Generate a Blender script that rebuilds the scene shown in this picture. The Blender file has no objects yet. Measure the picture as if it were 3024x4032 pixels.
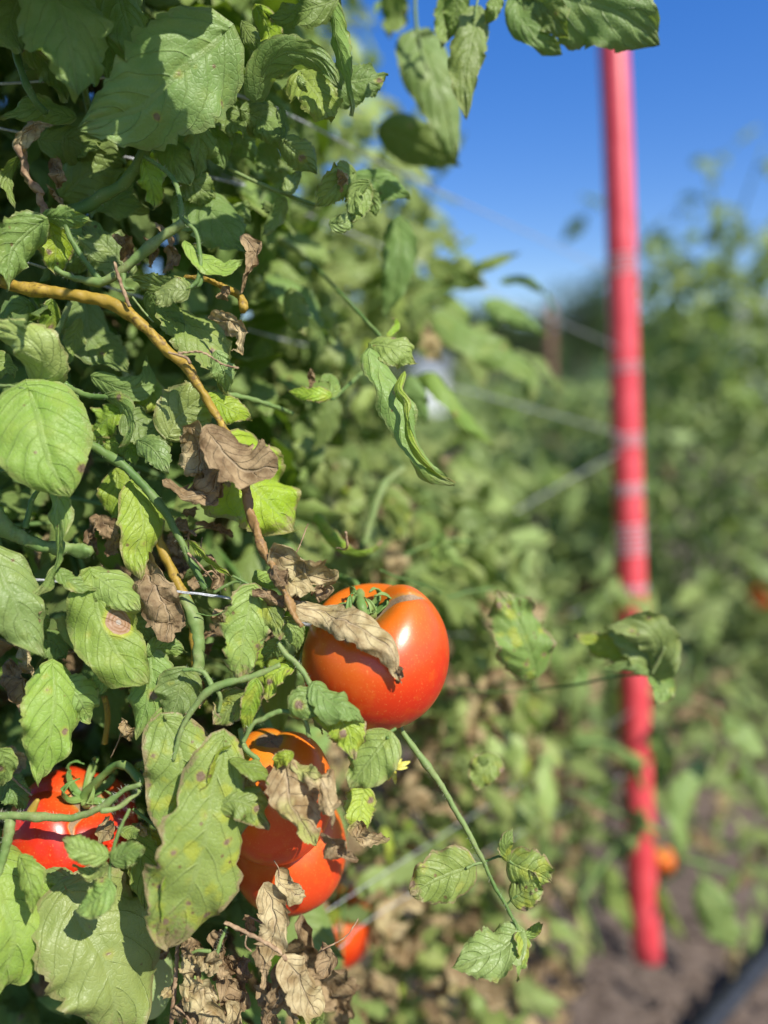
import bpy, math, random
import numpy as np
from mathutils import Vector, Matrix, noise

S = bpy.context.scene
COL = S.collection
random.seed(11)
RNG = np.random.default_rng(11)

# ------------------------------------------------------------------ camera, sky, sun, exposure
CAM_H, PITCH, F_PX, FOCUS = 1.05, math.radians(10.0), 2912.0, 0.415
cam_data = bpy.data.cameras.new('camera')
cam = bpy.data.objects.new('camera', cam_data)
COL.objects.link(cam)
cam.location = (0, 0, CAM_H)
cam.rotation_euler = (math.radians(90) - PITCH, 0, 0)
cam_data.sensor_fit = 'VERTICAL'
cam_data.sensor_height = 36
cam_data.lens = 26
cam_data.clip_start = 0.02
cam_data.clip_end = 2000
cam_data.dof.use_dof = True
cam_data.dof.focus_distance = FOCUS
cam_data.dof.aperture_fstop = 1.9
cam_data.dof.aperture_blades = 0
S.camera = cam

SUN_EL, SUN_AZ = 47.0, 138.0
world = bpy.data.worlds.new('World')
S.world = world
world.use_nodes = True
wn = world.node_tree.nodes
wl = world.node_tree.links
bg = wn['Background']
sky = wn.new('ShaderNodeTexSky')
sky.sky_type = 'NISHITA'
sky.sun_disc = False
sky.sun_elevation = math.radians(SUN_EL)
sky.sun_rotation = math.radians(SUN_AZ)
sky.air_density = 1.0
sky.dust_density = 0.5
sky.ozone_density = 3.0
hs = wn.new('ShaderNodeHueSaturation')
hs.inputs['Saturation'].default_value = 1.62
hs.inputs['Value'].default_value = 1.66
hs.inputs['Hue'].default_value = 0.520
gm = wn.new('ShaderNodeGamma')
gm.inputs['Gamma'].default_value = 0.75
wl.new(sky.outputs[0], gm.inputs['Color'])
wl.new(gm.outputs[0], hs.inputs['Color'])
wl.new(hs.outputs[0], bg.inputs[0])
bg.inputs[1].default_value = 0.12
sd = bpy.data.lights.new('sun', 'SUN')
sd.energy = 5.0
sd.angle = math.radians(0.5)
sd.color = (1.0, 0.95, 0.86)
sun = bpy.data.objects.new('sun', sd)
COL.objects.link(sun)
e, a = math.radians(SUN_EL), math.radians(SUN_AZ)
SUN = Vector((math.sin(a) * math.cos(e), math.cos(a) * math.cos(e), math.sin(e)))
sun.rotation_euler = SUN.to_track_quat('Z', 'Y').to_euler()
S.view_settings.view_transform = 'Standard'
S.view_settings.look = 'None'
S.view_settings.gamma = 1
S.view_settings.use_curve_mapping = False
S.view_settings.exposure = 0.34
S.render.engine = 'CYCLES'
S.cycles.max_bounces = 6
S.cycles.diffuse_bounces = 3
S.cycles.glossy_bounces = 2
S.cycles.transmission_bounces = 3
S.cycles.use_denoising = True

CAM = np.array([0, 0, CAM_H])
FWD = np.array([0, math.cos(PITCH), -math.sin(PITCH)])
UP = np.array([0, math.sin(PITCH), math.cos(PITCH)])
RIGHT = np.array([1.0, 0, 0])
# frames of the close-up notes the positions were read from: origin and scale
REG = dict(A=(0, 0, 1.508), B=(900, 0, 1.508), C=(0, 900, 1.508), D=(900, 900, 1.508), E=(0, 1800, 1.508), F=(900, 1900, 1.508),
           G=(0, 2900, 1.508), H=(900, 2900, 1.276), R=(1800, 600, 1.355), Q=(1800, 2200, 1.2075), T=(1700, 0, 1.253),
           U=(1000, 1300, 1.659), W=(1100, 2700, 1.659), P=(0, 0, 1.0), O=(0, 0, 0.5486))
reg = ['P']


def at(x, y, d):
    """the point d metres in front of the camera on the line of sight through (x, y)"""
    ox, oy, s = REG[reg[0]]
    px, py = ox + x / s, oy + y / s
    return CAM + d * (FWD + RIGHT * (px - 1512) / F_PX - UP * (py - 2016) / F_PX)


def squeeze(d):
    return d if d > .41 else .41 + (d - .41) * .75


def wm(w, d):
    return w / REG[reg[0]][2] / F_PX * d


# ------------------------------------------------------------------ node helpers
def new_mat(name):
    m = bpy.data.materials.new(name)
    m.use_nodes = True
    m.node_tree.nodes.clear()
    return m


class NB:
    def __init__(s, m):
        s.t = m.node_tree
        s.out = s.n('OutputMaterial')

    def n(s, typ, **kw):
        x = s.t.nodes.new('ShaderNode' + typ)
        for k, v in kw.items():
            setattr(x, k, v)
        return x

    def link(s, a, b):
        s.t.links.new(a, b)

    def put(s, sock, v):
        if isinstance(v, bpy.types.NodeSocket):
            s.link(v, sock)
        elif v is not None:
            if isinstance(v, tuple) and len(v) == 3 and sock.type == 'RGBA':
                v = v + (1,)
            sock.default_value = v

    def m(s, op, a, b=None, c=None, clamp=False):
        x = s.n('Math', operation=op, use_clamp=clamp)
        for i, v in enumerate((a, b, c)):
            s.put(x.inputs[i], v)
        return x.outputs[0]

    def mix(s, f, a, b):
        x = s.n('MixRGB')
        s.put(x.inputs[0], f)
        s.put(x.inputs[1], a)
        s.put(x.inputs[2], b)
        return x.outputs[0]

    def ss(s, v, lo, hi, a=0.0, b=1.0):
        x = s.n('MapRange', interpolation_type='SMOOTHSTEP')
        s.put(x.inputs[0], v)
        x.inputs[1].default_value, x.inputs[2].default_value = lo, hi
        x.inputs[3].default_value, x.inputs[4].default_value = a, b
        return x.outputs[0]

    def noise(s, vec, scale, detail=2.0, rough=0.5):
        x = s.n('TexNoise')
        s.put(x.inputs['Vector'], vec)
        x.inputs['Scale'].default_value = scale
        x.inputs['Detail'].default_value = detail
        x.inputs['Roughness'].default_value = rough
        return x.outputs[0]

    def bump(s, h, strength, dist):
        x = s.n('Bump')
        x.inputs['Strength'].default_value = strength
        x.inputs['Distance'].default_value = dist
        s.put(x.inputs['Height'], h)
        return x.outputs[0]

    def pbr(s, col, rough=0.6, spec=0.4, normal=None, **kw):
        x = s.n('BsdfPrincipled')
        s.put(x.inputs['Base Color'], col)
        s.put(x.inputs['Roughness'], rough)
        s.put(x.inputs['Specular IOR Level'], spec)
        if normal:
            s.put(x.inputs['Normal'], normal)
        for k, v in kw.items():
            s.put(x.inputs[k.replace('_', ' ')], v)
        return x.outputs[0]


def leaf_material(name, lesion=None, dead=False):
    """green tomato leaf; the object's own colour carries yellowness (r), spots (g), paleness (b), and brown edge (a)"""
    m = new_mat(name)
    b = NB(m)
    uv = b.n('UVMap', uv_map='UVMap')
    sx = b.n('SeparateXYZ')
    b.link(uv.outputs[0], sx.inputs[0])
    U = sx.outputs[0]
    V = b.m('MULTIPLY_ADD', sx.outputs[1], 2.0, -1.0)
    aV = b.m('ABSOLUTE', V)
    oi = b.n('ObjectInfo')
    oc = b.n('SeparateColor')
    b.link(oi.outputs['Color'], oc.inputs[0])
    yel, spt, pale = oc.outputs[0], oc.outputs[1], oc.outputs[2]
    edgeb = oi.outputs['Alpha']
    at_ = b.n('Attribute', attribute_name='tone')
    rnd = b.m('FRACT', b.m('ADD', oi.outputs['Random'], at_.outputs['Fac']))
    tc = b.n('TexCoord')
    off = b.n('CombineXYZ')
    b.link(b.m('MULTIPLY', rnd, 37.0), off.inputs[0])
    va = b.n('VectorMath', operation='ADD')
    b.link(tc.outputs['Object'], va.inputs[0])
    b.link(off.outputs[0], va.inputs[1])
    vec = va.outputs[0]
    side = b.m('MULTIPLY', b.m('GREATER_THAN', V, 0.0), 0.45)
    wob = b.m('MULTIPLY', b.m('SUBTRACT', b.noise(vec, 60, 1), 0.5), 0.35)
    q = b.m('ADD', b.m('ADD', b.m('MULTIPLY', b.m('SUBTRACT', U, b.m('MULTIPLY', b.m('POWER', aV, 1.25), 0.36)), 6.2), side), wob)
    fr = b.m('MULTIPLY', b.m('ABSOLUTE', b.m('SUBTRACT', b.m('FRACT', q), 0.5)), 2.0)     # 1 on a side vein
    vein = b.ss(b.m('ADD', fr, b.m('MULTIPLY', aV, -0.05)), 0.86, 0.985)
    mid = b.ss(aV, 0.015, 0.075, 1.0, 0.0)
    veins = b.m('MAXIMUM', b.m('MULTIPLY', vein, 0.75), mid)
    vo = b.n('TexVoronoi', feature='DISTANCE_TO_EDGE')
    b.link(vec, vo.inputs['Vector'])
    vo.inputs['Scale'].default_value = 330
    net = b.ss(vo.outputs['Distance'], 0.0, 0.16)
    n1 = b.noise(vec, 45, 3)
    n2 = b.noise(vec, 260, 3, 0.65)
    n3 = b.noise(vec, 1400, 1)
    if not dead:
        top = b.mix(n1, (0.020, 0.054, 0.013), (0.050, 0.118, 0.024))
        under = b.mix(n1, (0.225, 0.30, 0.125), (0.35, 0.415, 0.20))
        yl = b.mix(n1, (0.32, 0.46, 0.07), (0.54, 0.60, 0.17))
        geo = b.n('NewGeometry')
        back = b.m('MULTIPLY', geo.outputs['Backfacing'], 0.8)
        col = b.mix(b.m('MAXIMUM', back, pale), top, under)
        yf = b.m('MULTIPLY', yel, b.m('ADD', 0.75, b.m('MULTIPLY', n2, 0.5)), clamp=True)
        col = b.mix(yf, col, yl)
        hv = b.n('HueSaturation')
        b.put(hv.inputs['Hue'], b.m('ADD', b.m('MULTIPLY_ADD', pale, -0.012, 0.496), b.m('MULTIPLY', rnd, 0.03)))
        b.put(hv.inputs['Value'], b.m('ADD', 0.82, b.m('MULTIPLY', b.m('FRACT', b.m('MULTIPLY', rnd, 7.3)), 0.4)))
        b.put(hv.inputs['Saturation'], b.m('MULTIPLY_ADD', pale, -0.14, 1.30))
        b.put(hv.inputs['Color'], col)
        col = hv.outputs[0]
        # paler, yellower veins
        col = b.mix(b.m('MULTIPLY', veins, 0.38), col, b.mix(0.6, col, (0.34, 0.42, 0.17)))
        col = b.mix(b.m('MULTIPLY', net, -0.16), col, (0.3, 0.36, 0.16)) if False else b.mix(b.m('MULTIPLY', b.m('SUBTRACT', 1.0, net), 0.16), col, (0.30, 0.38, 0.15))
        col = b.mix(b.ss(n3, 0.62, 0.8, 0, 0.22), col, (0.35, 0.42, 0.24))
        # blight: yellowing patches, fine specks, larger specks with a yellow halo
        n5 = b.noise(vec, 80, 2)
        col = b.mix(b.m('MULTIPLY', b.ss(n5, 0.53, 0.68), b.m('MULTIPLY', spt, 0.95)), col, (0.42, 0.46, 0.06))
        vf = b.n('TexVoronoi')
        b.link(vec, vf.inputs['Vector'])
        vf.inputs['Scale'].default_value = 210
        fc = b.n('SeparateColor')
        b.link(vf.outputs['Color'], fc.inputs[0])
        fon = b.m('LESS_THAN', fc.outputs[0], b.m('MULTIPLY', spt, 0.30))
        col = b.mix(b.m('MULTIPLY', fon, b.ss(b.m('ADD', vf.outputs['Distance'], b.m('MULTIPLY', n2, 0.3)), 0.28, 0.42, 0.85, 0.0)), col, (0.20, 0.12, 0.06))
        vs = b.n('TexVoronoi')
        b.link(vec, vs.inputs['Vector'])
        vs.inputs['Scale'].default_value = 95
        vc = b.n('SeparateColor')
        b.link(vs.outputs['Color'], vc.inputs[0])
        on = b.m('LESS_THAN', vc.outputs[0], b.m('MULTIPLY', spt, 0.75))
        dd = b.m('ADD', vs.outputs['Distance'], b.m('MULTIPLY', b.m('SUBTRACT', n2, 0.5), 0.35))
        dd = b.m('ADD', dd, b.m('MULTIPLY', vc.outputs[1], 0.12))
        halo = b.m('MULTIPLY', on, b.ss(dd, 0.22, 0.46, 0.6, 0.0))
        core = b.m('MULTIPLY', on, b.ss(dd, 0.20, 0.29, 1.0, 0.0))
        col = b.mix(halo, col, (0.42, 0.42, 0.08))
        col = b.mix(core, col, b.mix(n2, (0.13, 0.075, 0.045), (0.42, 0.30, 0.20)))
        # dry brown rim
        rim = b.m('MULTIPLY', b.ss(b.m('ADD', b.m('MAXIMUM', aV, b.m('SUBTRACT', U, 0.02)), b.m('MULTIPLY', b.m('SUBTRACT', n2, 0.5), 0.5)), 0.80, 0.96), edgeb)
        col = b.mix(b.m('MULTIPLY', rim, 0.9), col, b.mix(n2, (0.16, 0.09, 0.05), (0.50, 0.38, 0.22)))
        tr = 0.30
        if lesion:
            lu, lv, ru, rv = lesion
            du = b.m('DIVIDE', b.m('SUBTRACT', U, lu), ru)
            dv = b.m('DIVIDE', b.m('SUBTRACT', V, lv), rv)
            ld = b.m('ADD', b.m('SQRT', b.m('ADD', b.m('MULTIPLY', du, du), b.m('MULTIPLY', dv, dv))), b.m('MULTIPLY', b.m('SUBTRACT', n2, 0.5), 0.25))
            col = b.mix(b.ss(ld, 1.0, 1.5, 0.75, 0), col, (0.50, 0.50, 0.06))
            ring = b.m('MULTIPLY_ADD', b.m('SINE', b.m('MULTIPLY', ld, 22.0)), 0.5, 0.5)
            col = b.mix(b.ss(ld, 0.95, 1.04, 1, 0), col, b.mix(ring, (0.36, 0.19, 0.10), (0.47, 0.30, 0.19)))
            col = b.mix(b.ss(ld, 0.18, 0.26, 1, 0), col, (0.5, 0.42, 0.34))
        tcol = b.mix(0.5, col, (0.36, 0.56, 0.02))
        rough = 0.42
        spec = b.m('MULTIPLY_ADD', pale, 0.22, 0.20)
        hgt = b.m('ADD', b.m('MULTIPLY', veins, -0.45), b.m('ADD', b.m('MULTIPLY', b.m('POWER', b.m('SUBTRACT', 1.0, fr), 0.6), 0.35), b.m('ADD', b.m('MULTIPLY', net, 0.13), b.m('MULTIPLY', n2, 0.40))))
        nor = b.bump(hgt, 0.85, 0.0010)
    else:
        n4 = b.noise(vec, 110, 4, 0.6)
        lo = b.mix(yel, (0.13, 0.078, 0.038), (0.28, 0.19, 0.08))
        hi = b.mix(yel, (0.37, 0.255, 0.135), (0.58, 0.48, 0.26))
        col = b.mix(b.ss(n4, 0.3, 0.7), lo, hi)
        col = b.mix(b.m('MULTIPLY', b.ss(b.noise(vec, 38, 2), 0.5, 0.66), spt), col, (0.38, 0.40, 0.12))
        col = b.mix(b.m('MULTIPLY', veins, 0.4), col, (0.52, 0.40, 0.25))
        col = b.mix(b.ss(n2, 0.62, 0.72, 0, 0.5), col, (0.10, 0.055, 0.035))
        tcol = b.mix(0.4, col, (0.6, 0.3, 0.08))
        tr = 0.15
        rough = 0.7
        spec = 0.25
        hgt = b.m('ADD', b.m('ADD', b.m('MULTIPLY', veins, 0.8), n4), b.m('MULTIPLY', n2, 0.6))
        nor = b.bump(hgt, 0.85, 0.0016)
    p = b.pbr(col, rough, spec, nor)
    t = b.n('BsdfTranslucent')
    b.link(tcol, t.inputs[0])
    b.link(nor, t.inputs['Normal'])
    mx = b.n('MixShader')
    mx.inputs[0].default_value = tr
    b.link(p, mx.inputs[1])
    b.link(t.outputs[0], mx.inputs[2])
    b.link(mx.outputs[0], b.out.inputs[0])
    return m


def simple_mat(name, c1, c2, scale=60, rough=0.6, spec=0.4, bump=0.3, dist=0.001, detail=3, **kw):
    m = new_mat(name)
    b = NB(m)
    tc = b.n('TexCoord')
    n = b.noise(tc.outputs['Object'], scale, detail, 0.6)
    f = b.ss(n, 0.3, 0.7)
    p = b.pbr(b.mix(f, c1, c2), rough, spec, b.bump(n, bump, dist), **kw)
    b.link(p, b.out.inputs[0])
    return m


def stem_material(name, c1, c2, stain):
    m = new_mat(name)
    b = NB(m)
    tc = b.n('TexCoord')
    n = b.noise(tc.outputs['Object'], 55, 3)
    n2 = b.noise(tc.outputs['Object'], 420, 3, 0.7)
    col = b.mix(b.ss(n, 0.3, 0.7), c1, c2)
    if stain:
        col = b.mix(b.m('MULTIPLY', b.m('MULTIPLY', b.ss(n, 0.42, 0.62), b.ss(n2, 0.40, 0.62)), stain), col, (0.12, 0.055, 0.02))
    col = b.mix(b.ss(n2, 0.6, 0.75, 0, 0.3), col, (0.5, 0.55, 0.35))
    p = b.pbr(col, 0.55, 0.35, b.bump(n2, 0.3, 0.0005))
    t = b.n('BsdfTranslucent')
    b.link(col, t.inputs[0])
    mx = b.n('MixShader')
    mx.inputs[0].default_value = 0.12
    b.link(p, mx.inputs[1])
    b.link(t.outputs[0], mx.inputs[2])
    b.link(mx.outputs[0], b.out.inputs[0])
    return m


LEAF = leaf_material('leaf_green')
LEAF_LESION = leaf_material('leaf_with_lesion', lesion=(0.43, -0.42, 0.115, 0.33))
DEAD = leaf_material('leaf_dead', dead=True)
STEM = stem_material('stem_green', (0.09, 0.18, 0.04), (0.18, 0.27, 0.075), 0.12)
STEM_PALE = stem_material('stem_pale', (0.16, 0.26, 0.07), (0.27, 0.35, 0.12), 0.3)
STEM_YELLOW = stem_material('stem_yellow', (0.34, 0.225, 0.030), (0.50, 0.34, 0.05), 0.85)
STEM_BROWN = stem_material('stem_brown', (0.30, 0.17, 0.06), (0.45, 0.27, 0.10), 0.9)
TWIG = simple_mat('dry_twig', (0.20, 0.12, 0.07), (0.42, 0.30, 0.18), 200, 0.8, 0.2, 0.6)
HAIR = simple_mat('stem_hair', (0.5, 0.55, 0.4), (0.65, 0.68, 0.52), 100, 0.5)
TWINE = simple_mat('twine_white', (0.34, 0.35, 0.37), (0.56, 0.58, 0.60), 900, 0.5, 0.5, 0.5, 0.0004)
CALYX = stem_material('calyx_green', (0.12, 0.24, 0.05), (0.26, 0.36, 0.10), 0.1)


def tomato_material(name, red, orange, shoulder, grad, green=False, scar=None):
    m = new_mat(name)
    b = NB(m)
    tc = b.n('TexCoord')
    sx = b.n('SeparateXYZ')
    b.link(tc.outputs['Object'], sx.inputs[0])
    n = b.noise(tc.outputs['Object'], 28, 3)
    n2 = b.noise(tc.outputs['Object'], 900, 2)
    n3 = b.noise(tc.outputs['Object'], 120, 3)
    a_ = b.n('Attribute', attribute_name='polar')          # 0 at the stem end, 1 at the blossom end
    pol = b.m('ADD', a_.outputs['Fac'], b.m('MULTIPLY', b.m('SUBTRACT', n, 0.5), 0.28))
    col = b.mix(b.ss(pol, grad[0], grad[1]), orange, red)
    col = b.mix(b.ss(pol, 0.02, 0.16, 0.7, 0.0), col, shoulder)
    col = b.mix(b.ss(n3, 0.52, 0.70, 0, 0.30), col, orange)
    col = b.mix(b.ss(n2, 0.60, 0.72, 0, 0.22), col, (0.85, 0.45, 0.12) if not green else (0.6, 0.7, 0.4))
    s_ = b.n('Attribute', attribute_name='scar')
    sc = b.ss(b.m('ADD', s_.outputs['Fac'], b.m('MULTIPLY', b.m('SUBTRACT', n3, 0.5), 0.7)), 0.40, 0.60)
    halo = b.ss(b.m('ADD', s_.outputs['Fac'], b.m('MULTIPLY', b.m('SUBTRACT', n3, 0.5), 0.4)), 0.12, 0.45)
    col = b.mix(b.m('MULTIPLY', halo, 0.5), col, (0.42, 0.30, 0.05))
    col = b.mix(sc, col, b.mix(n2, (0.16, 0.09, 0.04), (0.42, 0.29, 0.17)))
    rough = b.m('ADD', 0.27, b.m('MULTIPLY', sc, 0.4))
    rough = b.m('ADD', rough, b.m('MULTIPLY', n3, 0.10))
    p = b.pbr(col, rough, 0.6, b.bump(b.m('ADD', b.m('MULTIPLY', n2, 0.2), b.m('MULTIPLY', b.m('MULTIPLY', sc, n3), 2.5)), 0.25, 0.0006),
              Subsurface_Weight=0.12, Subsurface_Scale=0.004, Subsurface_Radius=(1.0, 0.25, 0.08))
    b.link(p, b.out.inputs[0])
    return m


RED_TOMATO = tomato_material('tomato_red', (0.62, 0.026, 0.005), (0.66, 0.14, 0.008), (0.50, 0.18, 0.015), (0.16, 0.58))
RIPE_TOMATO = tomato_material('tomato_ripe', (0.60, 0.026, 0.006), (0.64, 0.07, 0.008), (0.55, 0.12, 0.02), (0.03, 0.30))
ORANGE_TOMATO = tomato_material('tomato_orange', (0.70, 0.06, 0.010), (0.74, 0.19, 0.012), (0.70, 0.27, 0.02), (0.15, 0.62))
GREEN_TOMATO = tomato_material('tomato_green', (0.32, 0.42, 0.17), (0.26, 0.36, 0.12), (0.16, 0.26, 0.07), (0.1, 0.5), True)

# ------------------------------------------------------------------ object helpers
WORLD_POS = {}


def link(name, data, parent=None, pos=(0, 0, 0), rot=None):
    """link data as an object standing at world position pos, below parent"""
    o = bpy.data.objects.new(name, data)
    COL.objects.link(o)
    pos = Vector(pos)
    base = WORLD_POS.get(parent.name, Vector((0, 0, 0))) if parent else Vector((0, 0, 0))
    if parent:
        o.parent = parent
    o.location = pos - base
    if rot is not None:
        o.rotation_mode = 'QUATERNION'
        o.rotation_quaternion = rot
    WORLD_POS[o.name] = pos
    return o


def tag(o, label, cat, group=None):
    o['label'] = label
    o['category'] = cat
    if group:
        o['group'] = group
    return o


def thing(name, label, cat, loc, group=None):
    return tag(link(name, None, None, loc), label, cat, group)


def mesh_from(name, verts, faces, mat, uvs=None, smooth=True, attrs=None):
    me = bpy.data.meshes.new(name)
    verts = np.asarray(verts, dtype=np.float32)
    faces = np.asarray(faces, dtype=np.int32)
    nf, k = faces.shape
    me.vertices.add(len(verts))
    me.vertices.foreach_set('co', verts.ravel())
    me.loops.add(nf * k)
    me.loops.foreach_set('vertex_index', faces.ravel())
    me.polygons.add(nf)
    me.polygons.foreach_set('loop_start', np.arange(0, nf * k, k, dtype=np.int32))
    me.polygons.foreach_set('use_smooth', np.full(nf, smooth))
    if uvs is not None:
        lay = me.uv_layers.new(name='UVMap')
        lay.data.foreach_set('uv', np.asarray(uvs, dtype=np.float32)[faces.ravel()].ravel())
    for an, av in (attrs or {}).items():
        at2 = me.attributes.new(an, 'FLOAT', 'POINT')
        at2.data.foreach_set('value', np.asarray(av, dtype=np.float32))
    me.materials.append(mat)
    me.update(calc_edges=True)
    me.validate()
    return me


def catmull(pts, n):
    pts = np.asarray(pts, dtype=float)
    if len(pts) == 2:
        t = np.linspace(0, 1, n)[:, None]
        return pts[0] * (1 - t) + pts[1] * t
    P = np.vstack([2 * pts[0] - pts[1], pts, 2 * pts[-1] - pts[-2]])
    segs = len(pts) - 1
    out = []
    for i in range(segs):
        p0, p1, p2, p3 = P[i:i + 4]
        t = np.linspace(0, 1, 24, endpoint=False)[:, None]
        out.append(0.5 * ((2 * p1) + (-p0 + p2) * t + (2 * p0 - 5 * p1 + 4 * p2 - p3) * t ** 2 + (-p0 + 3 * p1 - 3 * p2 + p3) * t ** 3))
    out = np.vstack(out + [pts[-1:]])
    d = np.r_[0, np.cumsum(np.linalg.norm(np.diff(out, axis=0), axis=1))]
    s = np.linspace(0, d[-1], n)
    return np.stack([np.interp(s, d, out[:, k]) for k in range(3)], 1)


def nrm(v):
    return v / (np.linalg.norm(v, axis=-1, keepdims=True) + 1e-12)


def fbm(p, seed, scale):
    """cheap smooth vector noise on an array of points"""
    r = np.random.default_rng(seed)
    out = np.zeros_like(p)
    for o in range(4):
        k = r.normal(size=(3, 3)) * scale * (1.6 ** o)
        ph = r.uniform(0, 6.28, 3)
        out += np.sin(p @ k.T + ph) / (1.5 ** o)
    return out


def leaf_arrays(pts, width, nref, roll=0.0, roll2=None, curl=0.0, curl2=None, fold=0.0, teeth=(9, 0.14), lobes=0.0, shape=(0.62, 1.0), wave=0.10,
                pucker=0.05, seed=1, crumple=0.0, nu=44, nv=22, tipcurl=0.0, tear=0.0):
    """one leaflet along the centre line pts; returns verts, faces, uvs. curl: bend (radians) across each half, positive towards the normal; a pair bends the halves differently"""
    r = np.random.default_rng(seed)
    c = catmull(pts, nu + 1)
    T = nrm(np.gradient(c, axis=0))
    L = np.linalg.norm(np.diff(c, axis=0), axis=1).sum()
    N = nrm(nref - (T @ nref)[:, None] * T)
    Sd = np.cross(T, N)
    u = np.linspace(0, 1, nu + 1)
    if roll2 is None:
        roll2 = roll
    ra = np.radians(roll + (roll2 - roll) * u)[:, None]
    N, Sd = N * np.cos(ra) + Sd * np.sin(ra), Sd * np.cos(ra) - N * np.sin(ra)
    a, bb = shape
    um = a / (a + bb)
    w = (np.clip(u, 1e-6, 1) ** a) * ((1 - u) ** bb) / (um ** a * (1 - um) ** bb)
    w = np.maximum(w, 0.0) * width / 2
    v = np.linspace(-1, 1, nv + 1)
    UU, VV = np.meshgrid(u, v, indexing='ij')
    W = np.repeat(w[:, None], nv + 1, 1)
    nt, depth = teeth
    edge = np.ones_like(UU)
    for sgn, ph in ((-1, r.uniform(0, 1)), (1, r.uniform(0, 1))):
        uu = UU + 0.025 * np.sin(UU * 23 + ph * 6)
        k = np.mod(uu * nt + ph, 1.0)
        e_ = 1 - depth * (k ** 1.6) * np.clip(UU * 5, 0, 1)
        k2 = np.mod(uu * nt * 2.4 + ph * 2, 1.0)
        e_ -= depth * 0.4 * k2 ** 2
        if lobes:
            e_ -= lobes * (0.5 + 0.5 * np.cos(uu * 3.1 * 6.283 + ph * 3)) * np.clip(UU * 3, 0, 1) * (1 - UU * 0.5)
        if tear:
            for _ in range(3):
                e_ -= tear * r.uniform(.3, 1) * np.exp(-((UU - r.uniform(.2, .95)) / .03) ** 2)
        edge = np.where(np.sign(VV) == sgn, e_, edge)
    Sdist = W * np.abs(VV) * (1 + (edge - 1) * np.abs(VV) ** 2.5)
    cl = curl if isinstance(curl, tuple) else (curl, curl)
    cl2 = cl if curl2 is None else (curl2 if isinstance(curl2, tuple) else (curl2, curl2))
    X = np.zeros_like(UU)
    Z = np.zeros_like(UU)
    for i, sgn in enumerate((-1, 1)):
        m_ = VV * sgn >= 0
        tot = (cl[i] + (cl2[i] - cl[i]) * UU) + 1e-4
        # circular arc with total angle tot over the half-width, starting at the fold angle
        kap = tot / np.maximum(W, 1e-5)
        th = kap * Sdist
        f0 = math.radians(fold)
        x = (np.sin(f0 + th) - math.sin(f0)) / kap
        z = (math.cos(f0) - np.cos(f0 + th)) / kap
        X = np.where(m_, sgn * x, X)
        Z = np.where(m_, z, Z)
    Z = Z + wave * width * 0.5 * (np.sin(UU * r.uniform(9, 15) + r.uniform(0, 6) + VV * 1.5) * np.abs(VV) ** 2 + 0.5 * np.sin(UU * 27 + VV * 3 + r.uniform(0, 6)) * np.abs(VV) ** 2.5) * np.clip(UU * 4, 0, 1)
    q = (UU - 0.36 * np.abs(VV) ** 1.25) * 6.2 + 0.45 * (VV > 0) + 0.3 * np.sin(UU * 7 + seed)
    Z = Z + pucker * width * 0.16 * np.abs(np.sin(np.pi * (q - 0.5 + 0.5))) ** 0.8 * np.clip(np.abs(VV) * 5, 0, 1) * np.clip((1 - np.abs(VV)) * 5, .2, 1)
    Z = Z - pucker * width * 0.1 * np.exp(-(VV / 0.08) ** 2)
    # cordate base: the halves run back a little beside the stalk; veins sweep to the tip
    B = -0.10 * width * np.abs(VV) ** 1.5 * (1 - UU) ** 5 + 0.06 * width * np.abs(VV) ** 2 * UU * (1 - UU) * 4
    P = c[:, None, :] + Sd[:, None, :] * X[..., None] + N[:, None, :] * Z[..., None] + T[:, None, :] * B[..., None]
    P = P.reshape(-1, 3)
    if crumple:
        P = P + fbm(P, seed, 2.2 / width) * crumple * width * 0.16 + fbm(P, seed + 5, 6 / width) * crumple * width * 0.035
    else:
        P = P + fbm(P, seed, 1.3 / width) * width * 0.026 + fbm(P, seed + 3, 5.0 / width) * width * 0.007
    uvs = np.stack([UU.ravel(), (VV.ravel() + 1) / 2], 1)
    idx = np.arange((nu + 1) * (nv + 1)).reshape(nu + 1, nv + 1)
    F = np.stack([idx[:-1, :-1], idx[1:, :-1], idx[1:, 1:], idx[:-1, 1:]], -1).reshape(-1, 4)
    return P, F, uvs


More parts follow.
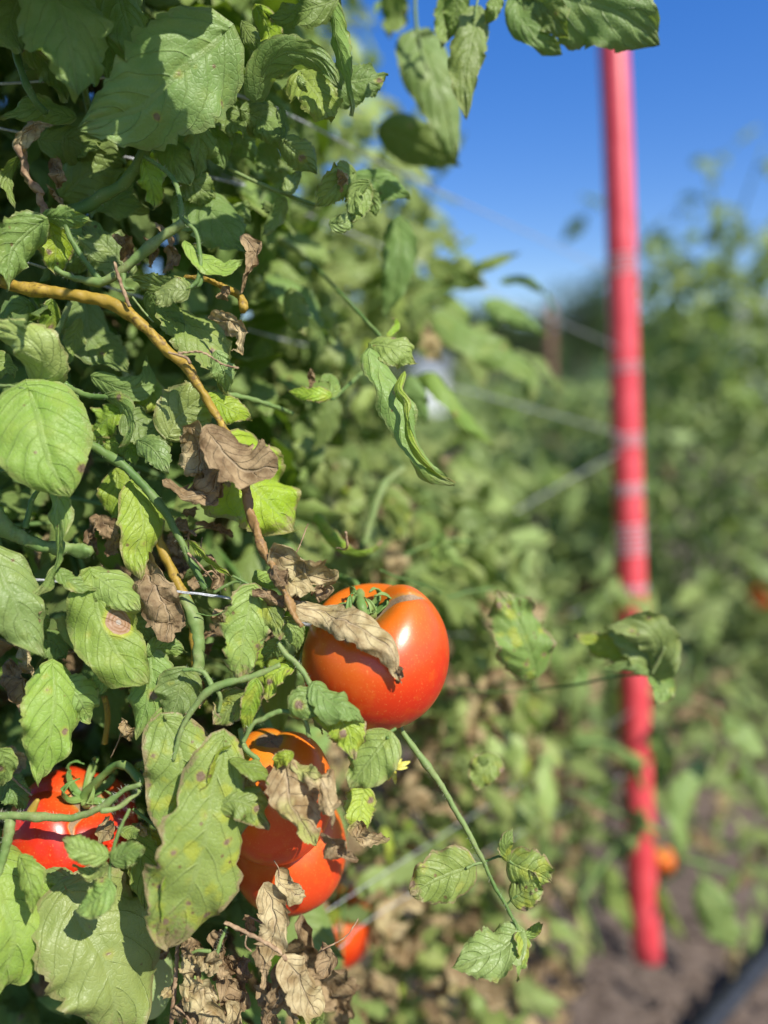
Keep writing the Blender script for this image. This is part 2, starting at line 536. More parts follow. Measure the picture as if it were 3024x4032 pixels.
def tube_arrays(pts, radii, n=10, rough=0.0, seed=0, cap=True, rings=None, nodes=0):
    pts = np.asarray(pts, dtype=float)
    k = rings or max(6, (len(pts) - 1) * 8)
    c = catmull(pts, k)
    rad = np.interp(np.linspace(0, 1, k), np.linspace(0, 1, len(radii)), radii)
    if nodes:
        t = np.linspace(0, 1, k)
        for j in range(nodes):
            rad = rad * (1 + 0.28 * np.exp(-((t - (j + .5 + .2 * math.sin(j * 3 + seed)) / nodes) / (0.05 / max(1, nodes / 3))) ** 2))
    T = nrm(np.gradient(c, axis=0))
    ref = np.array([0.13, -0.9, 0.4])
    A = nrm(np.cross(T, ref))
    Bv = np.cross(T, A)
    th = np.linspace(0, 2 * math.pi, n, endpoint=False)
    P = c[:, None, :] + rad[:, None, None] * (np.cos(th)[None, :, None] * A[:, None, :] + np.sin(th)[None, :, None] * Bv[:, None, :])
    P = P.reshape(-1, 3)
    if rough:
        P = P + fbm(P, seed, 0.9 / np.mean(rad)) * rough * np.mean(rad)
    idx = np.arange(k * n).reshape(k, n)
    nx = np.roll(idx, -1, 1)
    F = np.stack([idx[:-1], nx[:-1], nx[1:], idx[1:]], -1).reshape(-1, 4)
    if cap:
        P = np.vstack([P, c[:1] - T[:1] * rad[0] * .4, c[-1:] + T[-1:] * rad[-1] * .5])
        e0, e1 = len(P) - 2, len(P) - 1
        F = np.vstack([F, np.stack([nx[0], idx[0], np.full(n, e0), np.full(n, e0)], 1), np.stack([idx[-1], nx[-1], np.full(n, e1), np.full(n, e1)], 1)])
    return P, F


def fix_faces(F):
    """drop the doubled corner of capped faces by returning polygons of mixed size"""
    return [tuple(dict.fromkeys(f)) for f in F.tolist()]


def mesh_poly(name, P, F, mat):
    me = bpy.data.meshes.new(name)
    me.from_pydata([tuple(p) for p in P], [], fix_faces(F))
    me.polygons.foreach_set('use_smooth', [True] * len(me.polygons))
    me.materials.append(mat)
    me.update()
    return me


def merge(parts):
    Vs, Fs, Us, o = [], [], [], 0
    for p in parts:
        Vs.append(p[0])
        Fs.append(p[1] + o)
        if len(p) > 2:
            Us.append(p[2])
        o += len(p[0])
    return (np.vstack(Vs), np.vstack(Fs)) + ((np.vstack(Us),) if Us else ())


CUR = [None]          # plant that hero parts are added to
SEED = [100]
COLS = dict(         # yellowness, spots, paleness, brown rim; dk: own dark green with shade put in
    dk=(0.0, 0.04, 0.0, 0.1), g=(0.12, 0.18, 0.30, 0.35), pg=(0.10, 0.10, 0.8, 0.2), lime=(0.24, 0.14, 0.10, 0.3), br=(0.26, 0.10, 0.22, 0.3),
    pl=(0.24, 0.06, 1.0, 0.5), yel=(0.85, 0.3, 0.5, 0.8), sp=(0.16, 0.75, 0.36, 0.9), ysp=(0.6, 0.9, 0.3, 1.0), ol=(0.5, 0.25, 0.25, 0.7), bl=(0.03, 0.12, 0.36, 0.2),
    dead=(0.2, 0.0, 0, 0), tan=(0.95, 0.15, 0, 0), mot=(0.7, 1.0, 0, 0), dkdead=(0.0, 0.0, 0, 0))


def L(pts, w, d, col='g', roll=0.0, label=None, mat=None, under=False, push=(0, 0, 0), parent=None, **kw):
    """a leaflet seen along pts (base to tip) at depth d (one value or one per point), w wide"""
    SEED[0] += 1
    ds = d if isinstance(d, (tuple, list)) else None
    if ds is None:
        n = len(pts)
        ds = [d + 0.006 * math.sin(SEED[0] * 1.7 + i * 1.3) for i in range(n)]
    ds = np.interp(np.linspace(0, 1, len(pts)), np.linspace(0, 1, len(ds)), ds)
    P3 = [at(x, y, squeeze(dd)) for (x, y), dd in zip(pts, ds)]
    width = wm(w, float(np.mean(ds)))
    mid = np.mean(P3, axis=0)
    nref = nrm(CAM - mid + np.array([0.10, -0.02, 0.16]) * np.linalg.norm(CAM - mid))
    dead = col in ('dead', 'tan', 'mot', 'dkdead')
    if dead:
        kw.setdefault('crumple', 0.9)
        kw.setdefault('curl', (1.3, -0.8))
        kw.setdefault('tear', 0.25)
        kw.setdefault('shape', (0.5, 0.7))
    else:
        rr = np.random.default_rng(SEED[0] + 7)
        kw.setdefault('wave', float(rr.uniform(.14, .30)))
        kw.setdefault('roll2', roll + float(rr.uniform(-28, 28)))
        kw.setdefault('shape', (float(rr.uniform(.5, .66)), float(rr.uniform(.9, 1.2))))
        kw.setdefault('lobes', float(rr.uniform(0, .14)))
        if 'curl' not in kw:
            kw['curl'] = (float(rr.uniform(-1.1, .1)), float(rr.uniform(-1.1, .1)))
        kw.setdefault('pucker', 0.16)
        kw.setdefault('curl', (-0.45, -0.35))
        kw.setdefault('tipcurl', 0.2)
    kw.setdefault('seed', SEED[0])
    if not dead:
        kw['shape'] = (kw['shape'][0], .42 + .62 * kw['shape'][1])
    V_, F_, UV_ = leaf_arrays(P3, width, nref, roll=roll, **kw)
    if under:
        F_ = F_[:, ::-1]
    o0 = np.array(P3[0])
    nm = 'withered_leaf' if dead else 'leaf'
    me = mesh_from(nm, V_ - o0, F_, mat or (DEAD if dead else LEAF), UV_)
    o = link(nm, me, parent or CUR[0], o0)
    o.color = COLS[col]
    if label:
        o['label'] = label
    return o


def ST(pts, w, d, mat=None, name='stem', label=None, rough=0.10, nodes=0, n=12, hairs=0, parent=None):
    """a stem through pts; w one width or a list of widths"""
    ds = d if isinstance(d, (tuple, list)) else (d, d)
    ds = np.interp(np.linspace(0, 1, len(pts)), np.linspace(0, 1, len(ds)), ds)
    P3 = np.array([at(x, y, squeeze(dd)) for (x, y), dd in zip(pts, ds)])
    ws = w if isinstance(w, (tuple, list)) else (w, w)
    SEED[0] += 1
    thin = .85 if (mat is None or mat in (STEM, STEM_PALE)) else .95
    rad = [wm(x, float(np.mean(ds))) / 2 * thin for x in ws]
    V_, F_ = tube_arrays(P3, rad, n=n, rough=rough, seed=SEED[0], nodes=nodes, rings=max(10, len(pts) * 9))
    o = link(name, mesh_poly(name, V_ - P3[0], F_, mat or STEM), parent or CUR[0], P3[0])
    if label:
        o['label'] = label
    if hairs:
        c = catmull(P3, 60)
        T = nrm(np.gradient(c, axis=0))
        r = np.random.default_rng(SEED[0])
        vs, fs = [], []
        for i in range(hairs):
            k = r.integers(0, 60)
            dirv = r.normal(size=3)
            dirv = nrm(dirv - T[k] * (dirv @ T[k]))
            rr = float(np.interp(k / 59, np.linspace(0, 1, len(rad)), rad))
            p0 = c[k] + dirv * rr * 0.9 + T[k] * r.uniform(-.001, .001)
            side = nrm(np.cross(dirv, T[k])) * 0.00007
            tip = p0 + (dirv + T[k] * r.uniform(-.5, .5)) * r.uniform(.0012, .0028)
            j = len(vs)
            vs += [p0 - side, p0 + side, tip, p0 + T[k] * 0.00012]
            fs += [(j, j + 1, j + 2), (j, j + 3, j + 2)]
        h = link('stem_hairs', mesh_from('stem_hairs', np.array(vs) - P3[0], np.array(fs), HAIR), o, P3[0])
        h['kind'] = 'stuff'
    return o
# ------------------------------------------------------------------ ground, hills, far things
def grid_sheet(name, x0, x1, y0, y1, nx, ny, hf, mat):
    xs, ys = np.linspace(x0, x1, nx + 1), np.linspace(y0, y1, ny + 1)
    X, Y = np.meshgrid(xs, ys, indexing='ij')
    Z = hf(X, Y)
    idx = np.arange((nx + 1) * (ny + 1)).reshape(nx + 1, ny + 1)
    F = np.stack([idx[:-1, :-1], idx[1:, :-1], idx[1:, 1:], idx[:-1, 1:]], -1).reshape(-1, 4)
    return mesh_from(name, np.stack([X.ravel(), Y.ravel(), Z.ravel()], 1), F, mat)


SOIL = simple_mat('soil', (0.085, 0.062, 0.048), (0.20, 0.155, 0.125), 45, 0.95, 0.1, 0.9, 0.012, 8)
GRASSM = simple_mat('far_grass', (0.11, 0.17, 0.04), (0.24, 0.29, 0.09), 0.6, 0.9, 0.1, 0.3, 0.05, 6)
HILLM = simple_mat('hill_woods', (0.03, 0.055, 0.02), (0.07, 0.10, 0.035), 0.35, 0.9, 0.1, 0.8, 0.5, 6)

o = link('ground', grid_sheet('ground', -6, 9, -3, 12, 150, 150, lambda X, Y: 0.018 * np.sin(X * 9 + 2 * np.sin(Y * 4)) + 0.015 * np.sin(Y * 13 + X * 5) - 0.02, SOIL))
o['kind'] = 'structure'
o = link('grass_field', grid_sheet('grass_field', -700, 700, -200, 900, 60, 60, lambda X, Y: 0 * X - 0.06, GRASSM))
o['kind'] = 'structure'
o = link('hill', grid_sheet('hill', -500, 500, 180, 700, 80, 30,
         lambda X, Y: -0.5 + np.clip((Y - 180) / 200, 0, 1) * (26 + 8 * np.sin(X / 60 + 1) + 4 * np.sin(X / 17)), HILLM))
o['kind'] = 'structure'

# clods and bits of mulch on the soil
r = np.random.default_rng(3)
ico_v = nrm(np.array([[0, 0, 1], [.9, 0, .2], [.2, .85, -.1], [-.8, .4, .1], [-.6, -.7, 0], [.4, -.85, .15], [0, 0, -1]], dtype=float))
ico_f = np.array([[0, 1, 2], [0, 2, 3], [0, 3, 4], [0, 4, 5], [0, 5, 1], [6, 2, 1], [6, 3, 2], [6, 4, 3], [6, 5, 4], [6, 1, 5]])
parts = []
for i in range(3500):
    s = r.uniform(.003, .014) * np.array([1, r.uniform(.5, 1), r.uniform(.4, .9)])
    an = r.uniform(0, 6.28)
    R_ = np.array([[math.cos(an), -math.sin(an), 0], [math.sin(an), math.cos(an), 0], [0, 0, 1]])
    parts.append(((ico_v * s * r.uniform(.7, 1.3, (7, 1))) @ R_.T + [r.uniform(-.2, 2.4), r.uniform(.5, 3.4), -.004], ico_f))
mm = merge(parts)
o = link('soil_clods', mesh_from('soil_clods', mm[0], mm[1], SOIL, smooth=False))
o['kind'] = 'stuff'

# ------------------------------------------------------------------ leaflet pool for the many leaves that are not singled out
def pool_leaf(i, dead=False, nu=16, nv=8):
    r = np.random.default_rng(500 + i + (90 if dead else 0))
    bend = r.uniform(0.1, 0.9)
    pts = [(0, 0, 0), (0.35, 0, 0.02 - 0.02 * bend), (0.7, 0.03 * r.normal(), -0.12 * bend), (1.0, 0.08 * r.normal(), -0.45 * bend)]
    cu = (r.uniform(-1.3, 0.9), r.uniform(-1.3, 0.9))
    return leaf_arrays(np.array(pts), r.uniform(0.42, 0.66), np.array([0, 0, 1.0]), roll=0, roll2=r.uniform(-50, 50), curl=cu, curl2=(cu[0] * 1.6, cu[1] * 1.3),
                       teeth=(r.integers(4, 8), r.uniform(.12, .3)), lobes=r.uniform(0, .25), wave=.22, pucker=.2, seed=i, nu=nu, nv=nv,
                       crumple=1.3 if dead else 0, tear=.3 if dead else 0, shape=(r.uniform(.45, .7), r.uniform(.75, 1.05)))


POOL = []
for i in range(14):
    V_, F_, UV_ = pool_leaf(i, nu=24, nv=12)
    POOL.append(mesh_from('leaflet', V_, F_, LEAF, UV_))
LOW = [pool_leaf(i, nu=9, nv=6) for i in range(14)]
TINY = [pool_leaf(i, nu=5, nv=4) for i in range(14)]
DPOOL = []
for i in range(6):
    V_, F_, UV_ = pool_leaf(i, True, nu=24, nv=14)
    DPOOL.append(mesh_from('withered_leaflet', V_, F_, DEAD, UV_))
DLOW = [pool_leaf(i, True, nu=10, nv=6) for i in range(6)]


def frame(x, n):
    """rotation whose X is x and whose Z is near n"""
    x = nrm(np.asarray(x, dtype=float))
    z = nrm(n - x * (x @ n))
    y = np.cross(z, x)
    return np.stack([x, y, z], 1)


def quat(Rm):
    return Matrix(Rm.tolist()).to_quaternion()


SUNV = np.array(SUN)


def rand_frame(r, droop=0.5):
    d = r.normal(size=3)
    d[2] = d[2] * 0.6 - droop
    n = SUNV * 0.55 + np.array([0, -.35, .35]) + r.normal(size=3) * 0.55
    return frame(d, nrm(n))


def compound_leaf(plant, p0, d0, length, r, cols, size=0.055, name='leaf_stalk', dead_p=0.0, n_pairs=2, thin=1.0):
    """a stalk with paired leaflets, the stalk a part of the plant, the leaflets below it"""
    d0 = nrm(np.asarray(d0, dtype=float))
    pts = [p0]
    d = d0.copy()
    for i in range(4):
        d = nrm(d + np.array([0, 0, -0.22]) + r.normal(size=3) * .12)
        pts.append(pts[-1] + d * length / 4)
    V_, F_ = tube_arrays(np.array(pts), [0.0021 * thin, 0.0015 * thin, 0.0009 * thin], n=6, rings=12)
    st = link(name, mesh_poly(name, V_ - p0, F_, STEM), plant, p0)
    c = catmull(pts, 20)
    slots = [(19, 0)]
    for k in range(n_pairs):
        i = int(19 - (k + 1) * 17 / (n_pairs + .6))
        slots += [(max(3, i), 1), (max(2, i - 1), -1)]
    for i, sgn in slots:
        T = nrm(c[min(19, i + 1)] - c[i - 1])
        n = nrm(SUNV * 0.6 + np.array([0, -.3, .5]) + r.normal(size=3) * .45)
        sd_ = nrm(np.cross(n, T)) * sgn
        x = T if sgn == 0 else nrm(sd_ + T * .45 + np.array([0, 0, -.35]) + r.normal(size=3) * .25)
        s = size * r.uniform(.75, 1.25) * (1.15 if sgn == 0 else 0.9)
        isd = r.random() < dead_p
        me = DPOOL[r.integers(6)] if isd else POOL[r.integers(14)]
        o = link('withered_leaflet' if isd else 'leaflet', me, st, c[i] + x * .003, quat(frame(x, n)))
        o.scale = (s, s * r.uniform(.85, 1.1), s)
        cc = COLS[cols[r.integers(len(cols))]] if not isd else COLS[('dead', 'tan', 'dead')[r.integers(3)]]
        o.color = tuple(max(0, min(1, q + r.uniform(-.07, .07))) for q in cc)
    return st


def mass(name, plant, pts, size, r, dead=False, mat=None, droop=.5, tiny=False, bright=0.2):
    """many leaflets joined into one part, kind stuff"""
    pool = DLOW if dead else (TINY if tiny else LOW)
    vs, fs, us, tn = [], [], [], []
    off = 0
    for p in pts:
        V_, F_, UV_ = pool[r.integers(len(pool))]
        s = size * r.uniform(.7, 1.35)
        vs.append((V_ * s) @ rand_frame(r, droop).T + p)
        fs.append(F_ + off)
        us.append(UV_)
        tn.append(np.full(len(V_), r.random()))
        off += len(V_)
    o0 = np.asarray(pts[0], dtype=float)
    me = mesh_from(name, np.vstack(vs) - o0, np.vstack(fs), mat or (DEAD if dead else LEAF), np.vstack(us), attrs={'tone': np.concatenate(tn)})
    o = link(name, me, plant, o0)
    o['kind'] = 'stuff'
    o.color = COLS['dead'] if dead else (0.05, 0.08, 0.08, 0.2)  # green default kept dark: inner shade put into the leaf colour
    return o


# ------------------------------------------------------------------ far trees, house, post
BARK = simple_mat('bark', (0.08, 0.06, 0.045), (0.18, 0.14, 0.11), 12, 0.9, 0.2, 0.8, 0.02)
TREELEAF = simple_mat('tree_leaves', (0.030, 0.060, 0.018), (0.085, 0.125, 0.035), 0.9, 0.75, 0.3, 0.2)


def tree(x, y, h, label, seed):
    r = np.random.default_rng(seed)
    t = thing('tree', label, 'tree', (x, y, -.06), 'trees beyond the garden')
    V_, F_ = tube_arrays(np.array([(0, 0, 0), (h * .02, 0, h * .3), (-h * .01, h * .02, h * .75)]), [h * .035, h * .022, h * .008], n=8)
    limbs = [(V_, F_)]
    for k in range(5):
        an = r.uniform(0, 6.28)
        z0 = h * r.uniform(.3, .5)
        limbs.append(tube_arrays(np.array([(0, 0, z0), (math.cos(an) * h * .15, math.sin(an) * h * .15, z0 + h * .12), (math.cos(an) * h * .27, math.sin(an) * h * .27, z0 + h * .28)]), [h * .014, h * .005], n=6))
    mm = merge(limbs)
    link('trunk', mesh_poly('trunk', mm[0], mm[1], BARK), t, (x, y, -.06))
    n = 2600
    blobs = [(r.normal(size=3) * [h * .19, h * .19, h * .17] + [0, 0, h * .58], h * r.uniform(.10, .2)) for _ in range(14)]
    vs, fs = [], []
    q = np.array([[-1, -.5, 0], [1, -.5, .2], [.9, .6, 0], [-.8, .55, -.2]])
    for i in range(n):
        c, rad = blobs[r.integers(14)]
        dv = nrm(r.normal(size=3))
        p = c + dv * rad * r.uniform(.6, 1.05)
        Rm = frame(r.normal(size=3), nrm(dv + r.normal(size=3) * .5))
        vs.append((q * h * .016) @ Rm.T + p)
        fs.append([4 * i, 4 * i + 1, 4 * i + 2, 4 * i + 3])
    link('crown', mesh_from('crown', np.vstack(vs), np.array(fs), TREELEAF, smooth=False), t, (x, y, -.06))


reg[0] = 'P'
tree_notes = [(1560, 34, 5.6, 'rounded dark tree above the white shed'), (1750, 38, 5.2, 'low broad tree just right of the white shed'), (1920, 44, 6.3, 'dark tree midway between shed and rusty post'),
              (2090, 40, 5.2, 'dark green tree standing behind the rusty post'), (2260, 46, 7.2, 'taller dark tree beyond the rusty post near the pole'), (2420, 42, 6.4, 'dark tree seen behind the red pole'),
              (2600, 47, 6.8, 'dark tree just right of the red pole'), (2800, 43, 6.0, 'tree mostly behind the far tomato row'), (3010, 45, 6.6, 'tree at the end of the line behind far plants'), (1380, 40, 5.6, 'tree showing in gaps above the big tomato')]
for i, (px, y, h, lb) in enumerate(tree_notes):
    tree((px - 1512) / F_PX * y, y, h, lb, 40 + i)

WHITE = simple_mat('white_paint', (0.74, 0.75, 0.76), (0.82, 0.82, 0.82), 3, 0.6)
ROOFM = simple_mat('grey_roof', (0.24, 0.25, 0.27), (0.33, 0.34, 0.36), 3, 0.6)
DARKG = simple_mat('dark_glass', (0.03, 0.035, 0.04), (0.05, 0.055, 0.06), 3, 0.2)


def box(x0, x1, y0, y1, z0, z1):
    v = np.array([(x, y, z) for z in (z0, z1) for y in (y0, y1) for x in (x0, x1)], dtype=float)
    f = np.array([(0, 1, 3, 2), (4, 6, 7, 5), (0, 4, 5, 1), (2, 3, 7, 6), (0, 2, 6, 4), (1, 5, 7, 3)])[:, ::-1]
    return v, f


def bobj(name, b, mat, parent, pos, bev=0.0):
    me = mesh_from(name, b[0], b[1], mat, smooth=False)
    o = link(name, me, parent, pos)
    if bev:
        md = o.modifiers.new('b', 'BEVEL')
        md.width = bev
        md.segments = 2
    return o


def shed(x, y, w, h, label, dep=3.0):
    t = thing('white_shed', label, 'shed', (x, y, -.06))
    p = (x, y, -.06)
    bobj('wall', box(-w / 2, w / 2, 0, dep, 0, h), WHITE, t, p)
    v = np.array([(-w / 2 - .15, -.2, h + .01), (w / 2 + .15, -.2, h + .01), (w / 2 + .15, dep + .2, h + .01), (-w / 2 - .15, dep + .2, h + .01), (-w / 2 - .15, dep / 2, h + .5), (w / 2 + .15, dep / 2, h + .5)])
    me = bpy.data.meshes.new('roof')
    me.from_pydata(v.tolist(), [], [(0, 1, 5, 4), (3, 4, 5, 2), (0, 4, 3), (1, 2, 5), (0, 3, 2, 1)])
    me.materials.append(ROOFM)
    link('roof', me, t, p)
    bobj('window', box(-w * .22, w * .05, -.03, .02, h * .45, h * .75), DARKG, t, p)
    bobj('door', box(w * .18, w * .38, -.035, .02, 0.02, h * .78), WHITE, t, p)


shed((1700 - 1512) / F_PX * 27, 27, 0.95, 1.55, 'white shed seen between the leaves below the skyline')
shed((2985 - 1512) / F_PX * 30, 30, 1.8, 3.2, 'pale shed half hidden behind the far tomato row')

RUST = simple_mat('rust', (0.16, 0.085, 0.06), (0.30, 0.17, 0.12), 30, 0.85, 0.2, 0.5)
t = thing('metal_post', 'rusty brown garden post standing behind the leaves beside the red pole', 'post', at(2178, 2500, 3.1))
A_, B_ = at(2182, 2500, 3.1), at(2166, 1200, 3.1)
V_, F_ = tube_arrays([A_, B_], [.019, .019], n=4, rings=14)
link('shaft', mesh_poly('shaft', V_ - A_, F_, RUST), t, A_)
parts = []
for k in range(12):
    c = A_ + (B_ - A_) * (k + .5) / 12
    v, f = box(-.02, .02, -.026, -.012, -.008, .008)
    link('stud', mesh_from('stud', v, f, RUST, smooth=False), t, c)

# a white bucket far down the path
BUCK = simple_mat('bucket_plastic', (0.62, 0.64, 0.66), (0.75, 0.76, 0.78), 8, 0.4)
def bucket(px, d, s, label):
    py_d = CAM_H / (math.sin(PITCH) + 0) if False else None
    x = (px - 1512) / F_PX * d
    t = thing('bucket', label, 'bucket', (x, d, 0))
    prof = [(.0, .0), (.11, .0), (.145, .30), (.155, .30), (.155, .325), (.138, .325), (.105, .02), (0, .02)]
    n = 24
    vs = [(s * a_ * math.cos(q), s * a_ * math.sin(q), s * z) for a_, z in prof for q in np.linspace(0, 2 * math.pi, n, endpoint=False)]
    fs = [(i * n + j, i * n + (j + 1) % n, (i + 1) * n + (j + 1) % n, (i + 1) * n + j) for i in range(len(prof) - 1) for j in range(n)]
    link('bucket_body', mesh_from('bucket_body', np.array(vs), np.array(fs), BUCK), t, (x, d, 0))
    hh = [(s * .16 * math.cos(q), s * -.12 * math.sin(q) - .01, s * (.30 - .10 * math.sin(q))) for q in np.linspace(0, math.pi, 12)]
    V_, F_ = tube_arrays(np.array(hh), [.003, .003], n=6)
    link('handle', mesh_poly('handle', V_, F_, RUST), t, (x, d, 0))
bucket(2232, 4.6, .62, 'white bucket on the ground behind the leaves left of the red pole')
bucket(2750, 14.5, 1.35, 'white bucket glimpsed through the far tomato row')

# ------------------------------------------------------------------ drip hose on the soil
HOSE = simple_mat('black_hose', (0.012, 0.014, 0.018), (0.035, 0.04, 0.048), 60, 0.45, 0.5, 0.2)
def gpt(px, py, z=0.0):
    dvec = at(px, py, 1.0) - CAM
    k = (z - CAM_H) / dvec[2]
    return CAM + dvec * k
hp = [gpt(2560, 4330, .012), gpt(2740, 4100, .012), gpt(2880, 3930, .012), gpt(3020, 3770, .012), gpt(3300, 3480, .012), gpt(3700, 3200, .012)]
V_, F_ = tube_arrays(np.array(hp), [.0165, .0165], n=14, rings=60)
tag(link('drip_hose', mesh_poly('drip_hose', V_ - hp[0], F_, HOSE), None, hp[0]), 'black irrigation hose lying across the bare brown soil', 'hose')

# ------------------------------------------------------------------ red pole with twine wraps
m = new_mat('pole_red')
b = NB(m)
tc = b.n('TexCoord')
n1 = b.noise(tc.outputs['Object'], 25, 3)
n2 = b.noise(tc.outputs['Object'], 300, 3, .7)
col = b.mix(b.ss(n1, .3, .7), (0.62, 0.050, 0.062), (0.74, 0.085, 0.10))
col = b.mix(b.ss(n2, .6, .75, 0, .35), col, (0.85, 0.38, 0.38))
p = b.pbr(col, 0.38, 0.5, b.bump(n2, .15, .0006))
b.link(p, b.out.inputs[0])
POLE = m
PD = 1.2
reg[0] = 'P'
pp = [at(2396, -160, PD), at(2433, 600, PD), at(2475, 2000, PD), at(2524, 3400, PD), at(2550, 3770, PD)]
pr = 113 / F_PX * PD / 2
t = thing('garden_pole', 'red plastic coated pole holding up the twine, standing in bare soil', 'pole', pp[-1])
V_, F_ = tube_arrays(np.array(pp[::-1]), [pr, pr], n=32, rings=50)
link('shaft', mesh_poly('shaft', V_ - pp[-1], F_, POLE), t, pp[-1])
PINK = simple_mat('worn_band', (0.72, 0.36, 0.36), (0.80, 0.52, 0.52), 160, 0.6, 0.3, 0.3)
pc = catmull(pp, 400)
pcp = [2016 - F_PX * ((q - CAM) @ UP) / ((q - CAM) @ FWD) for q in pc]


def pole_at(py):
    return pc[int(np.argmin([abs(v - py) for v in pcp]))]


def wrap(py0, py1, turns, parent, nm='twine_wrap'):
    a_, b_ = pole_at(py0), pole_at(py1)
    ax = nrm(b_ - a_)
    s1 = nrm(np.cross(ax, [0, 1, 0]))
    s2 = np.cross(ax, s1)
    q = np.linspace(0, turns * 2 * math.pi, int(turns * 16))
    pts = np.array([a_ + (b_ - a_) * (i / (len(q) - 1)) + (s1 * math.cos(v) + s2 * math.sin(v)) * (pr + .0012) for i, v in enumerate(q)])
    V_, F_ = tube_arrays(pts, [.0014, .0014], n=6, rings=len(pts) * 1)
    link(nm, mesh_poly(nm, V_ - a_, F_, TWINE), parent, a_)


# ------------------------------------------------------------------ twines
def twine(ends, ds, label, wraps=None, w=0.0017, sag=0.0):
    P3 = [at(x, y, d) for (x, y), d in zip(ends, ds)]
    t = thing('twine', label, 'twine', P3[0], 'white trellis twines')
    c = np.array(P3)
    k = catmull(c, 60)
    strands = []
    for ph in (0, 2.1, 4.2):
        T = nrm(k[-1] - k[0])
        s1 = nrm(np.cross(T, [0, 0, 1.0]))
        s2 = np.cross(T, s1)
        q = np.linspace(0, 60 * math.pi, 600) + ph
        kk = catmull(c, 600)
        pts = kk + (s1 * np.cos(q)[:, None] + s2 * np.sin(q)[:, None]) * w * .22
        strands.append(tube_arrays(pts, [w * .28, w * .28], n=5, rings=600))
    mm = merge(strands)
    link('twine_cord', mesh_poly('twine_cord', mm[0] - P3[0], mm[1], TWINE), t, P3[0])
    for wv in wraps or ():
        wrap(*wv, t)
    return t


reg[0] = 'P'
twine([(-120, 330), (300, 470), (869, 351 + 5), (1100, 457), (1660, 720), (2433, 1085)][0:1] + [(869, 356), (1660, 720), (2433, 1085)], [.44, .47, .72, 1.19], 'topmost white twine, slanting down across the sky to the pole', [(1010, 1105, 4)])
twine([(-150, 470), (928, 723), (1080, 789), (2440, 1370)], [.43, .52, .64, 1.19], 'white twine second from the top, behind the crumpled shoot', [(1435, 1485, 2)])
twine([(-150, 958), (80, 1026), (1060, 1322), (1400, 1414), (2460, 1712)], [.425, .43, .60, .78, 1.19], 'white twine running behind the hairy green stem', [(1715, 1770, 3)])
twine([(-150, 2262), (126, 2281), (540, 2316), (960, 2366), (1400, 2480), (2080, 2480), (2500, 2300)], [.43, .424, .418, .425, .53, 1.1, 1.19], 'taut white twine crossing in front of the dangling brown leaf', [(2065, 2190, 6), (2300, 2330, 2)])
twine([(2030, 2015), (2240, 1890), (2450, 1775)], [1.0, 1.08, 1.19], 'short grey twine rising steeply to the red pole', [(1905, 1960, 3)])
twine([(1120, 3690), (1213, 3637), (1450, 3480), (2490, 2800)], [.52, .55, .62, 1.19], 'blurred twine above the partly hidden low tomato', None, w=.0009)
twine([(1100, 3880), (1340, 3730), (1620, 3520), (2500, 3030)], [.52, .56, .68, 1.19], 'blurred twine crossing over the partly hidden low tomato', None, w=.0009)

# a small fair weather cloud low over the far hill
CLOUDM = simple_mat('cloud_white', (0.80, 0.80, 0.82), (0.88, 0.88, 0.88), 0.02, 1.0, 0.0, 0.1)
r = np.random.default_rng(8)
cc = at(2985, 1235, 1500)
parts = []
for i in range(26):
    th_, ph_ = np.meshgrid(np.linspace(.02, math.pi - .02, 12), np.linspace(0, 2 * math.pi, 19)[:-1], indexing='ij')
    v = np.stack([np.sin(th_) * np.cos(ph_), np.sin(th_) * np.sin(ph_), np.cos(th_)], -1).reshape(-1, 3)
    rad = r.uniform(14, 30)
    v = v * (1 + .12 * fbm(v, i, 3)[:, :1]) * rad * [1.3, 1, .8] + cc + r.normal(size=3) * [52, 20, 11]
    idx = np.arange(12 * 18).reshape(12, 18)
    nx = np.roll(idx, -1, 1)
    parts.append((v, np.stack([idx[:-1], idx[1:], nx[1:], nx[:-1]], -1).reshape(-1, 4)))
mm = merge(parts)
o = link('cloud', mesh_from('cloud', mm[0] - cc, mm[1], CLOUDM), None, cc)
o['kind'] = 'structure'
